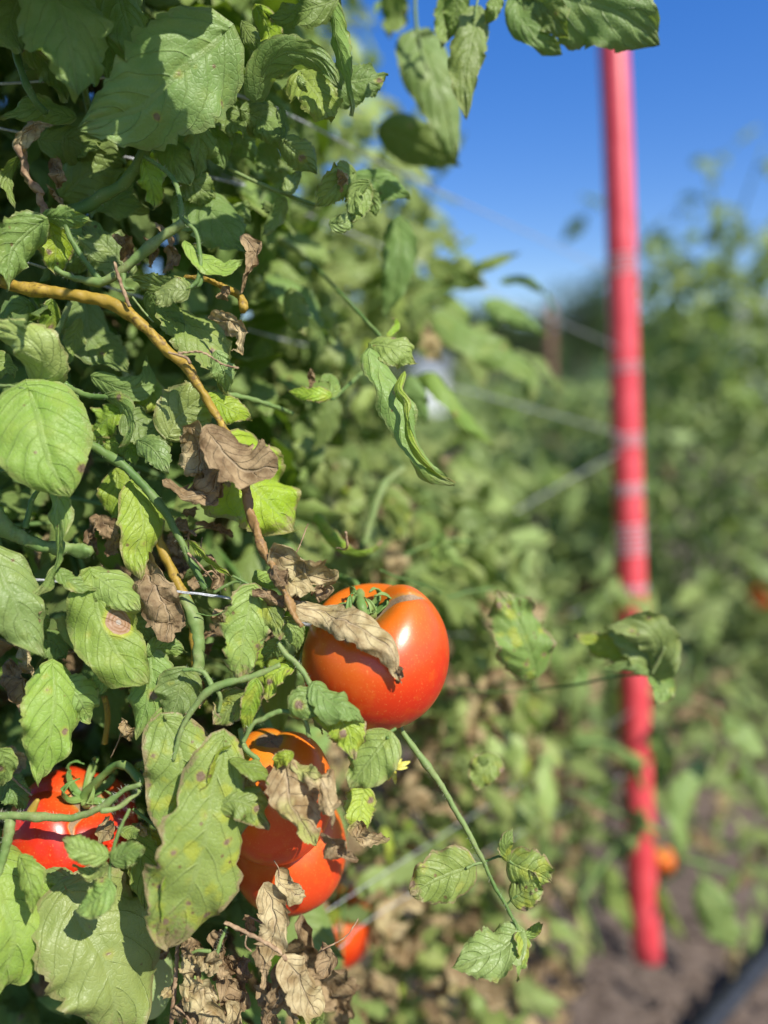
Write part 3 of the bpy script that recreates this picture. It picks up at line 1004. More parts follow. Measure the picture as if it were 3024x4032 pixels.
# ------------------------------------------------------------------ tomatoes
def tomato(px, py, rx, ry, d, axis, mat, label, ribs=5, crack=None, seed=1, pedicel=None, sepals=True, sep_len=1.0, dent=.22, group=None, lean=0.0, saddle=0.0):
    """centre at (px, py, d); rx, ry in px; axis is the direction of the stem end"""
    r = np.random.default_rng(seed)
    C_ = at(px, py, d)
    R1, R2 = rx / F_PX * d, ry / F_PX * d
    ax = nrm(np.asarray(axis, dtype=float))
    sx_ = nrm(np.cross([0, 1, 0], ax))
    sy_ = np.cross(ax, sx_)
    M = np.stack([sx_, sy_, ax], 1)
    nt, npn = 110, 160
    th = np.linspace(0.0, math.pi, nt)
    ph = np.linspace(0, 2 * math.pi, npn, endpoint=False)
    TH, PH = np.meshgrid(th, ph, indexing='ij')
    phs = r.uniform(0, 6.28)
    rib = np.sin(TH) ** 1.0 * 0
    lob = np.abs(np.sin((PH - phs) * ribs / 2)) ** .7
    rib = (lob - .6) * .085 * np.exp(-((TH - .55) / .55) ** 2) + (lob - .6) * .02 * np.exp(-((TH - 2.7) / .4) ** 2)
    irr = .018 * np.sin(2 * PH + phs) * np.sin(TH) + .012 * np.sin(3 * PH + 1.3) * np.sin(TH * 2) + lean * np.cos(PH - 0.6) * np.sin(TH) * np.cos(TH)
    rho = 1 + rib + irr
    x = R1 * np.sin(TH) ** .82 * rho
    z = R2 * np.cos(TH) * rho
    if saddle:
        dph = np.angle(np.exp(1j * (PH - 4.55)))
        z = z - saddle * R2 * np.exp(-(dph / .55) ** 2) * np.exp(-((TH - .42) / .34) ** 2)
        dph = np.angle(np.exp(1j * (PH - .25)))
        z = z + .75 * saddle * R2 * np.exp(-(dph / .8) ** 2) * np.exp(-((TH - .6) / .35) ** 2)
        x = x * (1 + .03 * np.cos(PH - .3))
    z = z - dent * R2 * np.exp(-(TH / .36) ** 2) + .07 * R2 * np.exp(-((math.pi - TH) / .5) ** 2)
    scar = np.exp(-(TH / .17) ** 2) * 1.3
    if crack:
        for (p0, ln, wd, dep) in crack:
            dph = np.angle(np.exp(1j * (PH - p0 - .10 * np.sin(TH * 9)))) * np.sin(TH)
            cr = np.exp(-(dph / wd) ** 2) * (1 / (1 + np.exp((TH - ln) * 14)))
            z = z - dep * R2 * cr
            scar = np.maximum(scar, cr * 1.1)
    P = np.stack([x * np.cos(PH), x * np.sin(PH), z], -1).reshape(-1, 3) @ M.T
    idx = np.arange(nt * npn).reshape(nt, npn)
    nx = np.roll(idx, -1, 1)
    F = np.stack([idx[:-1], idx[1:], nx[1:], nx[:-1]], -1).reshape(-1, 4)
    t = thing('tomato', label, 'tomato', C_, group)
    link('skin', mesh_from('skin', P, F, mat, attrs={'polar': (TH / math.pi).ravel(), 'scar': scar.ravel()}), t, C_)
    top = C_ + ax * R2 * (1 - dent) * .99
    if sepals:
        parts = []
        for k in range(sepals if isinstance(sepals, int) and sepals > 1 else 6):
            an = k * 6.283 / 6 + r.uniform(-.25, .25)
            o_ = sx_ * math.cos(an) + sy_ * math.sin(an)
            ln = R1 * .55 * sep_len * r.uniform(.75, 1.15)
            up_ = r.uniform(.5, 1.1)
            pts = [top + ax * .001, top + o_ * ln * .45 + ax * ln * .10, top + o_ * ln * .85 + ax * ln * .5 * up_, top + o_ * ln * .75 + ax * ln * .95 * up_, top + o_ * ln * .45 + ax * ln * 1.05 * up_]
            V_, F_, UV_ = leaf_arrays(np.array(pts), R1 * .17, ax, curl=(.9, .9), teeth=(3, 0), wave=.1, pucker=0, seed=k + seed, nu=18, nv=6, shape=(.3, .8))
            s_ = link('sepal', mesh_from('sepal', V_ - top, F_, CALYX), t, top)
            md = s_.modifiers.new('t', 'SOLIDIFY')
            md.thickness = .0009
    if pedicel is not None:
        pts = [top - ax * .001, top + ax * R1 * .22] + [np.asarray(q) for q in pedicel]
        V_, F_ = tube_arrays(np.array(pts), [.0032, .0022, .0024], n=10, rough=.1, seed=seed, nodes=1)
        link('fruit_stalk', mesh_poly('fruit_stalk', V_ - top, F_, CALYX), t, top)
    return t, C_, R1


reg[0] = 'P'
bk = -FWD
tomato(1471, 2584, 297, 264, .438, np.array([-.20, -.20, .96]), RED_TOMATO, 'largest ripe red tomato, with a dry curled leaf lying over it', ribs=3,
       crack=[(4.45, .62, .05, .06), (.05, .80, .07, .12), (3.65, .52, .045, .045)], seed=5, pedicel=[at(1400, 2300, .475), at(1330, 2270, .52)], sep_len=.8, dent=.36, lean=.03, saddle=.105)
tomato(1085, 3132, 230, 250, .437, np.array([-.05, -.05, 1.0]), ORANGE_TOMATO, 'orange red tomato hung with withered leaves, above another tomato', ribs=3, seed=9, sepals=False, dent=.05)
tomato(1140, 3345, 226, 228, .470, np.array([-.2, .1, .97]), ORANGE_TOMATO, 'orange red tomato wedged directly under the one with withered leaves', ribs=3, seed=14,
       pedicel=[at(1000, 3000, .5)], sepals=False, dent=.12)
tomato(285, 3272, 250, 204, .452, np.array([.42, -.12, .90]), RIPE_TOMATO, 'ripe red tomato behind a horizontal green stem and small leaflets', ribs=4, seed=21,
       crack=[(4.9, .7, .05, .02)], pedicel=[at(470, 3010, .43), at(560, 3080, .41)], sep_len=.9)
tomato(1318, 3650, 150, 142, .70, np.array([-.1, -.2, .97]), RED_TOMATO, 'blurred small red tomato low behind twine, below the pair', ribs=3, seed=31, sepals=False)
tomato(572, 3835, 105, 195, .450, np.array([0, -.1, .99]), GREEN_TOMATO, 'unripe pale green oblong tomato behind the large pale leaf', ribs=3, seed=33, dent=.1)
tomato(2605, 3390, 50, 54, 1.35, np.array([0, -.2, .97]), ORANGE_TOMATO, 'small blurred orange tomato beside the foot of the red pole', ribs=3, seed=41, sepals=False)
tomato(3000, 2345, 48, 48, 2.0, np.array([0, -.2, .97]), ORANGE_TOMATO, 'distant orange tomato on the row behind the red pole', ribs=3, seed=42, sepals=False)

# ------------------------------------------------------------------ the near plant, leaf by leaf
near = thing('tomato_plant', 'nearest tomato plant, sharply seen, with yellowing vine and brown leaves', 'tomato plant', (-.12, .45, -.02), 'staked tomato plants in rows')
CUR[0] = near
reg[0] = 'A'
L([(1345, 165), (1040, 480), (740, 690), (430, 795)], 690, [.40, .39, .388, .385], 'bl', roll=8, teeth=(8, .16), roll2=4, lobes=.03, wave=.13, shape=(.45, .78), curl=(-.2, -.25), label='very large pale green leaf, half in shade')
L([(700, -160), (740, 120), (800, 365)], 380, .415, 'bl', roll=-15, teeth=(6, .2), curl=(-.5, -.4))
L([(300, -190), (400, 150), (470, 575)], 560, [.375, .37, .37], 'dk', roll=-12, shape=(.5, .7))
L([(150, -120), (60, 150), (130, 330)], 330, .392, 'dk', roll=20)
L([(520, 40), (660, 300), (680, 520)], 340, .435, 'dk', roll=10)
ST([(10, -60), (30, 100), (130, 430), (210, 600), (275, 670)], 48, (.40, .415), STEM, hairs=60)
L([(150, 260), (300, 390), (400, 605)], 240, .428, 'g', roll=10)
L([(430, 690), (230, 650), (-10, 700)], 190, .425, 'g', roll=20)
L([(345, 755), (190, 770), (120, 860), (135, 980), (190, 1100)], 130, .412, 'tan', curl=(2.2, -1.6), label='pale brown shrivelled leaf hanging down')
ST([(120, 860), (160, 1050), (235, 1150), (262, 1285)], [60, 40, 45], (.41, .415), TWIG, rough=.35, label='dry pale brown stalk')
L([(110, 940), (40, 1060), (90, 1240)], 110, .41, 'g', roll=-30, curl=(-1.2, .3))
ST([(900, 790), (860, 900), (740, 1080), (480, 1240), (340, 1300), (-60, 1420)], [60, 85, 90, 70], (.42, .44), STEM, nodes=3, hairs=80)
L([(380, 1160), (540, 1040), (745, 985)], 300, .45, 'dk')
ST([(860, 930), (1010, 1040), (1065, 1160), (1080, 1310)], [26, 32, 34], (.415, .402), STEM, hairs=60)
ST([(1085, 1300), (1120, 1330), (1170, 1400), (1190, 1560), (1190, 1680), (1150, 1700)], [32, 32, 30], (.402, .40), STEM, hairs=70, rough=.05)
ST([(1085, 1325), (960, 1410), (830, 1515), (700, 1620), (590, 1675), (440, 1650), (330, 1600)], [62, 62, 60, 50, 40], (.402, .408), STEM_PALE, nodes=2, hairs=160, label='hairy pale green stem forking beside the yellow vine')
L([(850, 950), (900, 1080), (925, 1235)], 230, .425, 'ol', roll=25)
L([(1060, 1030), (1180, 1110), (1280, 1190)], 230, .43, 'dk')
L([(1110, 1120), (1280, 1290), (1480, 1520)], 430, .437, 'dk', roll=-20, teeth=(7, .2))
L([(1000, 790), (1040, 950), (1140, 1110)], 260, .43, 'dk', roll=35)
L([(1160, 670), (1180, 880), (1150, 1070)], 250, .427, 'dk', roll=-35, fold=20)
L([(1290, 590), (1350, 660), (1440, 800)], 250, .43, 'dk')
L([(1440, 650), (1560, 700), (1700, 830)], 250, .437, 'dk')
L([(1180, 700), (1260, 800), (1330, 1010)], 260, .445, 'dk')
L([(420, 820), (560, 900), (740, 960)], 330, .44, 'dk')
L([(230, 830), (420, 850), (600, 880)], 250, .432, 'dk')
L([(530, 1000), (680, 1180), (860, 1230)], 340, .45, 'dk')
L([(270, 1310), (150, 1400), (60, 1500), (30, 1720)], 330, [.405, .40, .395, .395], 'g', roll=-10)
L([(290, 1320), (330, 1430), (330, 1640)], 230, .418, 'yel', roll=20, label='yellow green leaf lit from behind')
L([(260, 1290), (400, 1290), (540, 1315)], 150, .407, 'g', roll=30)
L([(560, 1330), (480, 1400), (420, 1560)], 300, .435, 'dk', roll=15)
for (x, y, rr, w_) in [(700, 1380, 20, 110), (860, 1420, 60, 120), (950, 1330, 100, 90), (310, 970, 0, 120), (300, 1120, 80, 110), (1000, 1480, 30, 120), (760, 1480, 0, 90)]:
    L([(x, y), (x + 40, y + 60), (x + 20 + rr * .5, y + 150)], w_, .425, 'dead', roll=rr)

reg[0] = 'C'
ST([(385, -20), (440, 100), (540, 240), (600, 315)], [34, 46], (.405, .408), STEM, hairs=60)
ST([(730, 270), (735, 350), (795, 362)], [45, 40, 28], .404, STEM)
ST([(680, 205), (725, 350), (770, 460)], [18, 22], .398, TWIG, rough=.3)
ST([(1188, 160), (1190, 220), (1170, 310), (1108, 372)], [32, 28], (.40, .397), STEM, hairs=40)
L([(1112, 368), (1020, 365), (925, 455)], 180, [.395, .392, .392], 'pg', shape=(.35, .5), roll=10, curl=(-.3, -.5), label='small pale rounded leaflet at the end of a curved stalk')
L([(1120, 350), (1080, 310), (1028, 278)], 80, .397, 'g')
L([(1060, 375), (930, 330), (770, 280)], 150, .412, 'bl', roll=-20)
L([(760, 250), (620, 90), (470, -30)], 330, .435, 'bl', roll=10)
L([(480, 100), (430, 180), (350, 220)], 230, .445, 'dk')
L([(1112, 85), (1200, 190), (1330, 240), (1452, 180)], 190, [.402, .40, .405], 'br', roll=-35, curl=(-1.0, .6), label='upturned yellow green leaf beside a dry strip')
L([(1480, 50), (1495, 190), (1440, 370)], 110, .412, 'dead', curl=(1.8, 1.2))
ST([(1090, 285), (1250, 310), (1400, 380), (1435, 430), (1455, 480)], [20, 30, 45, 55], (.425, .415), STEM_YELLOW, rough=.3)
L([(1380, 370), (1340, 420), (1290, 400)], 100, .412, 'dead')
L([(1250, 500), (1370, 550), (1450, 620), (1440, 700), (1355, 718)], 115, [.415, .41, .405, .402], 'tan', curl=(1.4, -.9), label='pale tan dead leaf curled into a hook')
L([(1010, 500), (1180, 640), (1300, 800), (1350, 985)], 420, .432, 'g', roll=-25, teeth=(8, .2), curl=(-.7, .4))
L([(1290, 740), (1330, 860), (1345, 975)], 170, .42, 'pg', roll=15, teeth=(5, .25))
L([(900, 380), (960, 480), (1100, 590)], 200, .423, 'dk', roll=15)
ST([(780, 400), (860, 500), (910, 555)], [16, 12], .408, STEM_PALE)
yv = [(-40, 300), (130, 352), (300, 375), (480, 402), (640, 435), (760, 500), (880, 610), (1000, 730), (1110, 820), (1160, 900), (1220, 1010), (1290, 1120), (1350, 1220), (1395, 1300), (1440, 1440), (1445, 1510)]
ST(yv, [76, 72, 70, 72, 68, 60, 56, 48, 44, 40], (.402, .412), STEM_YELLOW, nodes=4, n=16, rough=.13, label='thick yellow orange vine arching down from the leaves')
ST([(1060, 740), (1200, 735), (1320, 805), (1415, 828)], [16, 12, 13], (.395, .392), TWIG, rough=.35)
ST([(1000, 735), (1100, 765), (1130, 800)], [14, 20], .393, TWIG)
L([(520, 420), (560, 650), (780, 860)], 360, .445, 'bl', roll=-15, curl=(-.5, .3))
L([(560, 880), (740, 960), (870, 900), (860, 750)], 190, .435, 'dk', roll=35, curl=(-1.2, .3))
L([(300, 430), (310, 600), (335, 785)], 170, .437, 'ol', roll=-25)
L([(470, 540), (430, 700), (365, 825)], 140, .43, 'g', roll=-40)
ST([(415, 440), (350, 590), (280, 715)], [36, 44], (.43, .42), STEM_PALE, hairs=40)
L([(170, 450), (110, 520), (240, 600)], 240, .445, 'dk')
L([(245, 925), (262, 800), (170, 660), (-60, 600)], 330, [.40, .385, .375, .38], 'pl', roll=-10, curl=(-.9, -.6), shape=(.35, .5), label='pale yellow curled leaf with small brown specks')
ST([(-30, 935), (60, 935), (145, 950)], [26, 20], (.39, .385), STEM_PALE)
L([(140, 948), (210, 1180), (290, 1400), (400, 1600)], 610, [.385, .375, .372, .378], 'lime', roll=6, teeth=(4, .04), shape=(.45, .78), curl=(-.35, -.4), wave=.06, label='large bright smooth heart shaped leaf')
L([(-70, 1030), (-20, 1100), (25, 1190)], 150, .378, 'g')
L([(-80, 770), (0, 800), (70, 880)], 200, .41, 'g')
ST([(240, 925), (400, 945), (520, 990), (640, 1000), (710, 1015)], [40, 42, 36], (.42, .412), STEM, hairs=40)
L([(260, 930), (330, 910), (470, 1010)], 110, .425, 'dk')
L([(620, 990), (745, 1060), (770, 1190), (720, 1300)], 130, [.415, .40, .405], 'g', roll=55, curl=(-.8, -.6))
L([(740, 1110), (860, 1180), (1010, 1270)], 270, .425, 'bl', roll=-15)
L([(830, 1270), (920, 1320), (1010, 1450)], 210, .418, 'pg', roll=15)
L([(720, 1070), (640, 1130), (550, 1220)], 240, .44, 'ol', roll=20)
L([(560, 1230), (640, 1280), (720, 1340)], 170, .435, 'lime', roll=10)
L([(720, 1340), (770, 1300), (800, 1400)], 130, .432, 'lime')
ST([(505, 1265), (640, 1345), (760, 1430), (880, 1560), (980, 1680), (1060, 1830), (1140, 1990), (1220, 2140)], [58, 60, 60, 52, 44, 40], (.415, .418), STEM, nodes=3, hairs=120, label='green stem slanting down to the twine')
L([(1010, 1212), (1110, 1090), (1270, 940)], 400, .43, 'pl', roll=15, teeth=(7, .1), shape=(.5, .55), label='faded olive yellow leaf behind the vine')
L([(1240, 1010), (1380, 1080), (1490, 1140)], 220, .422, 'yel', roll=-20)
L([(820, 920), (900, 980), (860, 1100)], 260, .445, 'ol')
L([(1235, 1170), (1340, 1330), (1450, 1390), (1610, 1420)], 330, [.392, .388, .392], 'dead', roll=5, curl=(-.5, .8), crumple=.5, shape=(.6, .45), label='reddish brown dead leaf folded over the yellow vine')
L([(1075, 1190), (1110, 1330), (1190, 1500)], 250, .405, 'tan', roll=20, curl=(.9, -.9), label='straw coloured dead leaf hanging by the vine')
L([(1260, 1330), (1230, 1430), (1190, 1570)], 200, .41, 'dead', roll=-20)

reg[0] = 'P'
L([(905, 1740), (1000, 1900), (1080, 2000), (1155, 2095)], 400, [.425, .432, .44], 'yel', roll=-12, teeth=(8, .07), shape=(.55, .7), label='large pale yellow leaf with brown specks behind dead leaves')
ST([(957, 1890), (986, 2019), (1033, 2152), (1086, 2250), (1119, 2331), (1152, 2404), (1180, 2470)], [36, 34, 36, 30, 26, 22], (.412, .39), STEM_BROWN, n=14, rough=.3, nodes=2, label='brown withering end of the yellow vine')

reg[0] = 'E'
L([(1290, 20), (1190, 200), (1005, 130)], 190, .398, 'dead', roll=10, curl=(1.0, -1.2))
L([(1310, 60), (1270, 180), (1200, 240)], 170, .402, 'dead', roll=-30)
ST([(-40, 330), (50, 430), (165, 490), (330, 535), (545, 560)], [120, 115, 95, 80, 78], (.41, .42), STEM_PALE, rough=.18, nodes=1, n=16, hairs=80, label='swollen pale green stem joint')
ST([(150, 420), (190, 260), (230, 190)], [44, 30], (.415, .42), STEM)
ST([(10, 82), (180, 84)], [26, 22], (.43, .43), STEM)
L([(-70, 540), (50, 780), (150, 1010), (275, 1192)], 370, [.388, .38, .382, .388], 'pg', roll=-8, teeth=(4, .05), curl=(-.4, -.5), label='long grey green leaf with pointed tip beside the stem joint')
L([(290, 110), (345, 330), (340, 600), (222, 822)], 190, [.41, .398, .392, .392], 'g', roll=55, roll2=80, curl=(-.6, -.4))
L([(330, 668), (440, 750), (585, 785)], 130, .398, 'g', roll=-25, fold=15)
L([(520, 690), (560, 900), (680, 1150), (885, 1345)], 420, [.405, .398, .395, .392], 'lime', roll=4, mat=LEAF_LESION, teeth=(6, .06), curl=(-.35, -.6), shape=(.5, .55), label='bright green leaf with a large round brown patch')
L([(500, 690), (650, 760), (835, 912)], 290, [.408, .405, .40], 'g', roll=-15, teeth=(5, .08))
L([(850, 590), (930, 740), (980, 900), (1000, 1125)], 300, [.42, .412, .408, .405], 'dead', curl=(1.3, -.9), crumple=.8, label='long brown dead leaf dangling behind the twine')
L([(880, 830), (850, 880), (880, 920)], 90, .41, 'dead')
L([(800, 160), (850, 380), (800, 570), (835, 722)], 300, [.425, .415, .412], 'ol', roll=-12, teeth=(4, .04), label='olive leaf with dark edge half in shade')
L([(700, 90), (720, 260), (760, 480)], 260, .432, 'ol', roll=20)
L([(600, 350), (650, 480), (700, 610)], 150, .425, 'dkdead')
L([(560, 380), (540, 480), (600, 560)], 120, .43, 'dkdead', roll=60)
ST([(905, 395), (960, 540), (1010, 650), (1080, 800), (1150, 960), (1175, 1270)], [66, 62, 66, 78, 74], (.43, .42), STEM_YELLOW, n=14, label='short orange stem passing under the twine')
ST([(1085, 820), (1155, 960), (1180, 1120), (1176, 1290)], [82, 88, 84], (.422, .418), STEM_PALE, n=14, nodes=1)
for (x, y, x2, y2, w_, cc) in [(1010, 450, 1060, 600, 110, 'dead'), (1040, 560, 1090, 700, 120, 'dead'), (1100, 620, 1160, 780, 110, 'dead'), (1060, 380, 1130, 470, 90, 'dkdead'), (1180, 380, 1400, 470, 60, 'dkdead'), (1080, 330, 1180, 300, 60, 'dkdead'),
                               (1180, 660, 1230, 720, 90, 'dead'), (1300, 920, 1280, 1010, 90, 'tan'), (1210, 1120, 1230, 1190, 80, 'dkdead'), (1270, 1020, 1200, 1080, 70, 'dead')]:
    L([(x, y), ((x + x2) / 2 + 12, (y + y2) / 2), (x2, y2)], w_, .435, cc)
L([(1118, 490), (1200, 570), (1290, 650), (1380, 710)], 65, .41, 'ysp', roll=60, fold=25)
ST([(1380, 705), (1490, 765), (1400, 738), (1270, 805)], [18, 24, 24], (.408, .41), STEM, hairs=30)
L([(1512, 778), (1480, 940), (1440, 1130), (1415, 1335)], 360, [.405, .40, .396, .396], 'sp', roll=-10, teeth=(6, .28), curl=(-.5, -.3), shape=(.5, .7), label='serrated green leaf with brown rings beside the big tomato')
L([(1515, 785), (1600, 920), (1665, 1090)], 210, .402, 'sp', roll=20, teeth=(5, .25))
ST([(1662, 1235), (1500, 1302), (1262, 1372), (1150, 1490), (1090, 1590), (1062, 1665), (1030, 1800)], [40, 48, 56, 44, 34, 28], (.398, .392), STEM_PALE, nodes=1, hairs=120, label='pale forked leaf stalk')
ST([(1262, 1372), (1220, 1290), (1160, 1262), (1085, 1262)], [40, 34, 24], (.398, .40), STEM_PALE, hairs=30)
ST([(1285, 1375), (1310, 1430), (1300, 1510)], [34, 24], (.398, .40), STEM_PALE)
L([(1300, 1440), (1370, 1480), (1260, 1600)], 230, .405, 'sp', roll=20)
L([(1095, 1262), (1060, 1400), (1000, 1560)], 300, [.408, .405, .40], 'bl', roll=-5, teeth=(5, .05), label='glossy grey green leaf below the orange stem')
L([(880, 1150), (970, 1130), (1115, 1160)], 160, .415, 'g', roll=20)
L([(890, 1170), (880, 1400), (820, 1680)], 320, [.415, .41, .408], 'g', roll=10)
L([(320, 1250), (330, 1450), (300, 1680), (238, 1935)], 400, [.41, .398, .392, .39], 'lime', roll=-8, teeth=(6, .12), wave=.25, curl=(-.6, -.3), label='bright lime leaf with crinkled surface above the left tomato')
L([(380, 1350), (480, 1430), (540, 1560)], 260, .415, 'g', roll=20)
L([(650, 1290), (600, 1350), (545, 1425)], 170, .415, 'g')
ST([(350, 940), (390, 1040), (480, 1150), (590, 1215)], [75, 60, 44], (.42, .43), STEM_PALE)
ST([(620, 1420), (640, 1550), (620, 1700)], [34, 34], .44, STEM_YELLOW)
L([(200, 850), (240, 980), (280, 1080)], 190, .425, 'dk')
L([(215, 1120), (300, 1100), (390, 1200)], 230, .43, 'dk')
L([(60, 1230), (120, 1330), (140, 1480)], 240, .43, 'dkdead')
L([(210, 890), (215, 940), (200, 975)], 60, .395, 'dead')
L([(930, 1520), (1000, 1600), (1060, 1700)], 260, .41, 'sp')
L([(750, 960), (830, 1010), (900, 1090)], 200, .418, 'bl', teeth=(6, .2))

reg[0] = 'F'
L([(395, 765), (560, 785), (740, 835), (880, 935), (980, 1055), (1030, 1165)], 270, [.400, .4047, .3873, .3807, .3807, .3847], 'tan', roll=-15, curl=(-.6, -1.0), crumple=.4, tear=.05, shape=(.4, .6), label='long tan dead leaf lying over the big tomato')
L([(1010, 1100), (1020, 1140), (1000, 1190)], 50, .385, 'dead')
L([(245, 430), (400, 490), (520, 520), (630, 495)], 230, [.395, .398, .405, .41], 'tan', roll=20, label='golden brown crumpled leaf above the big tomato')
L([(290, 480), (390, 580), (440, 690)], 180, .402, 'tan', roll=-10)
L([(300, 520), (330, 600), (350, 640)], 110, .40, 'dead')
L([(160, 640), (260, 700), (360, 720), (440, 750)], 130, .405, 'dkdead')
L([(150, 550), (210, 580), (305, 620)], 130, .415, 'lime')
L([(500, 640), (540, 660), (585, 655)], 110, .425, 'dead')
L([(315, 810), (390, 890), (405, 1010)], 140, .41, 'g', teeth=(5, .2))
L([(300, 950), (260, 1000), (205, 1055)], 140, .412, 'dk')
ST([(290, 945), (340, 1020), (400, 1075), (460, 1150), (505, 1245)], [28, 44, 42, 36], (.40, .392), STEM_PALE, hairs=50)
L([(385, 1090), (270, 1150), (240, 1300)], 190, [.40, .395, .39], 'ysp', roll=10, curl=(.8, -1.0), label='yellow leaf blotched brown beside the big tomato')
L([(160, 1175), (130, 1330), (90, 1495)], 140, .392, 'ysp', roll=-20, curl=(.8, .3))
ST([(90, 1540), (140, 1440), (210, 1400), (300, 1360), (400, 1372), (455, 1420), (480, 1510)], [30, 36, 38, 34, 30], (.39, .392), STEM_PALE, hairs=40)
L([(505, 1200), (600, 1300), (700, 1330), (800, 1430)], 240, [.388, .382, .38, .385], 'dk', roll=-20, curl=(-.8, -.6), label='dark green folded leaf against the base of the big tomato')
L([(500, 1240), (430, 1320), (545, 1380)], 190, .387, 'g')
L([(540, 1370), (650, 1400), (710, 1500), (745, 1660)], 300, [.39, .386, .382], 'ysp', roll=-5, teeth=(5, .2), curl=(-.5, -.7), label='blistered green leaf with yellow and brown blotches')
L([(430, 1290), (520, 1400), (560, 1500)], 110, .392, 'sp', roll=50)

reg[0] = 'G'
L([(425, 870), (520, 1080), (640, 1300), (690, 1560), (640, 1790)], 760, [.412, .408, .405, .405], 'pl', roll=2, under=False, teeth=(5, .16), shape=(.38, .35), wave=.16, curl=(-.25, -.45), lobes=.05, label='very large pale lime leaf seen from beneath, deeply veined')
L([(-60, 700), (30, 980), (90, 1250), (10, 1560)], 680, [.395, .385, .38, .385], 'lime', roll=-10, teeth=(4, .04), shape=(.5, .55), curl=(-.6, -.5), label='broad bright green leaf at the lower edge beside the pale leaf')
L([(120, 720), (180, 880), (190, 1050)], 200, [.382, .372, .372], 'lime', roll=35)
L([(970, -110), (1060, 130), (1050, 400), (1052, 675)], 430, [.398, .392, .388, .384], 'sp', roll=5, teeth=(4, .03), shape=(.45, .6), curl=(-.4, -.4), label='smooth blue green leaf with scattered brown specks')
L([(1345, 40), (1290, 350), (1220, 700), (1110, 1000), (1010, 1235)], 660, [.388, .378, .372, .374, .38], 'sp', roll=-6, teeth=(4, .2), lobes=.14, shape=(.6, .30), curl=(-.4, -.45), wave=.14, label='largest spotted leaf with rolled brown left edge')
L([(1290, 400), (1400, 370), (1500, 420), (1590, 560)], 270, [.382, .38, .384], 'sp', roll=-10, teeth=(3, .1))
L([(1080, 660), (1010, 800), (955, 980), (1000, 1180)], 110, [.378, .37, .368, .372], 'ysp', roll=-60, curl=(.9, .6))
L([(1370, 60), (1290, 110), (1240, 280), (1190, 320)], 60, [.385, .375], 'ysp', roll=-60)
ST([(-30, 470), (120, 472), (270, 478), (450, 478), (600, 420), (740, 320), (835, 285)], [58, 56, 58, 50, 48, 38, 34], (.40, .39), STEM_PALE, nodes=2, hairs=160, label='horizontal pale green stem in front of the left tomato')
ST([(60, 490), (50, 600), (5, 770), (-20, 900)], [80, 60, 48], (.40, .392), STEM_PALE, hairs=60)
ST([(180, 460), (210, 400), (225, 375)], [60, 30], .40, STEM_YELLOW)
ST([(830, 320), (760, 380), (680, 430), (600, 440)], [30, 36, 42], (.40, .39), STEM_PALE, hairs=60)
ST([(790, 430), (880, 500), (930, 540)], [26, 20], .41, STEM, hairs=40)
ST([(770, 430), (700, 580), (655, 760), (648, 885)], [24, 28, 24], (.388, .372), STEM, hairs=60)
L([(640, 715), (520, 680), (378, 612)], 175, [.372, .366, .364], 'g', roll=-6, shape=(.45, .5), label='small oval leaflet, uppermost of a fine sprig before the left tomato')
L([(675, 745), (760, 700), (858, 690)], 165, [.372, .368], 'g', roll=12, shape=(.4, .45))
L([(650, 880), (570, 960), (448, 1035)], 235, [.37, .366, .366], 'g', roll=8, shape=(.42, .5), label='small tip leaflet of a fine sprig casting shade on the pale leaf')
L([(632, 765), (540, 810), (430, 760)], 110, .376, 'pl', roll=20)
L([(720, 560), (780, 570), (825, 600)], 90, .39, 'g')
L([(790, 540), (850, 800), (862, 1035)], 260, [.42, .412, .408], 'lime', roll=30)
L([(850, 560), (920, 720), (900, 1000)], 240, .43, 'ol', roll=-10)
L([(880, 530), (840, 580), (800, 650)], 120, .415, 'tan')
L([(640, 460), (620, 520), (680, 600)], 130, .412, 'tan')
L([(40, 240), (90, 340), (110, 440)], 200, .43, 'dk')
L([(0, 80), (30, 180), (0, 300)], 150, .40, 'g')
ST([(40, 210), (120, 290), (190, 350)], [14, 12], .42, TWIG)
L([(800, 170), (850, 180), (860, 210)], 90, .42, 'lime')
L([(420, 830), (300, 850), (230, 960)], 180, .415, 'pl')
for (x, y, x2, y2, w_, cc, dd) in [(1070, 1200, 1180, 1280, 120, 'dead', .41), (1260, 1180, 1350, 1250, 130, 'dead', .41), (1180, 1250, 1210, 1420, 90, 'tan', .405), (1110, 1300, 1120, 1470, 110, 'tan', .41),
                               (1260, 1290, 1250, 1430, 80, 'tan', .40), (1330, 1280, 1330, 1400, 130, 'dead', .415), (1060, 1490, 1260, 1560, 170, 'tan', .40), (1200, 1480, 1240, 1700, 220, 'tan', .405), (1330, 1480, 1420, 1660, 160, 'dead', .41),
                               (1000, 1480, 990, 1560, 80, 'tan', .41), (1090, 1560, 1060, 1690, 130, 'dead', .41), (1370, 1560, 1300, 1690, 120, 'dead', .42), (1280, 1380, 1360, 1460, 90, 'dead', .40), (880, 1260, 960, 1300, 130, 'dkdead', .43),
                               (1140, 1210, 1080, 1300, 90, 'dead', .40), (1300, 1580, 1240, 1660, 120, 'dkdead', .41), (1150, 1620, 1180, 1760, 170, 'dead', .40), (1420, 1320, 1460, 1460, 80, 'dkdead', .42)]:
    L([(x, y), ((x + x2) / 2 + 14, (y + y2) / 2), (x2, y2)], w_, dd, cc, curl=(1.4, -.7))
ST([(1055, 1220), (1045, 1400), (1015, 1720)], [24, 26, 30], (.415, .41), TWIG, rough=.2)
ST([(1345, 1130), (1310, 1220), (1285, 1310)], [22, 26], (.41, .40), STEM, hairs=40)
ST([(1130, 1290), (1180, 1270), (1250, 1275)], [20, 26], (.40, .398), STEM_PALE)
ST([(1040, 1600), (1110, 1660), (1160, 1760)], [12, 10], .40, TWIG)

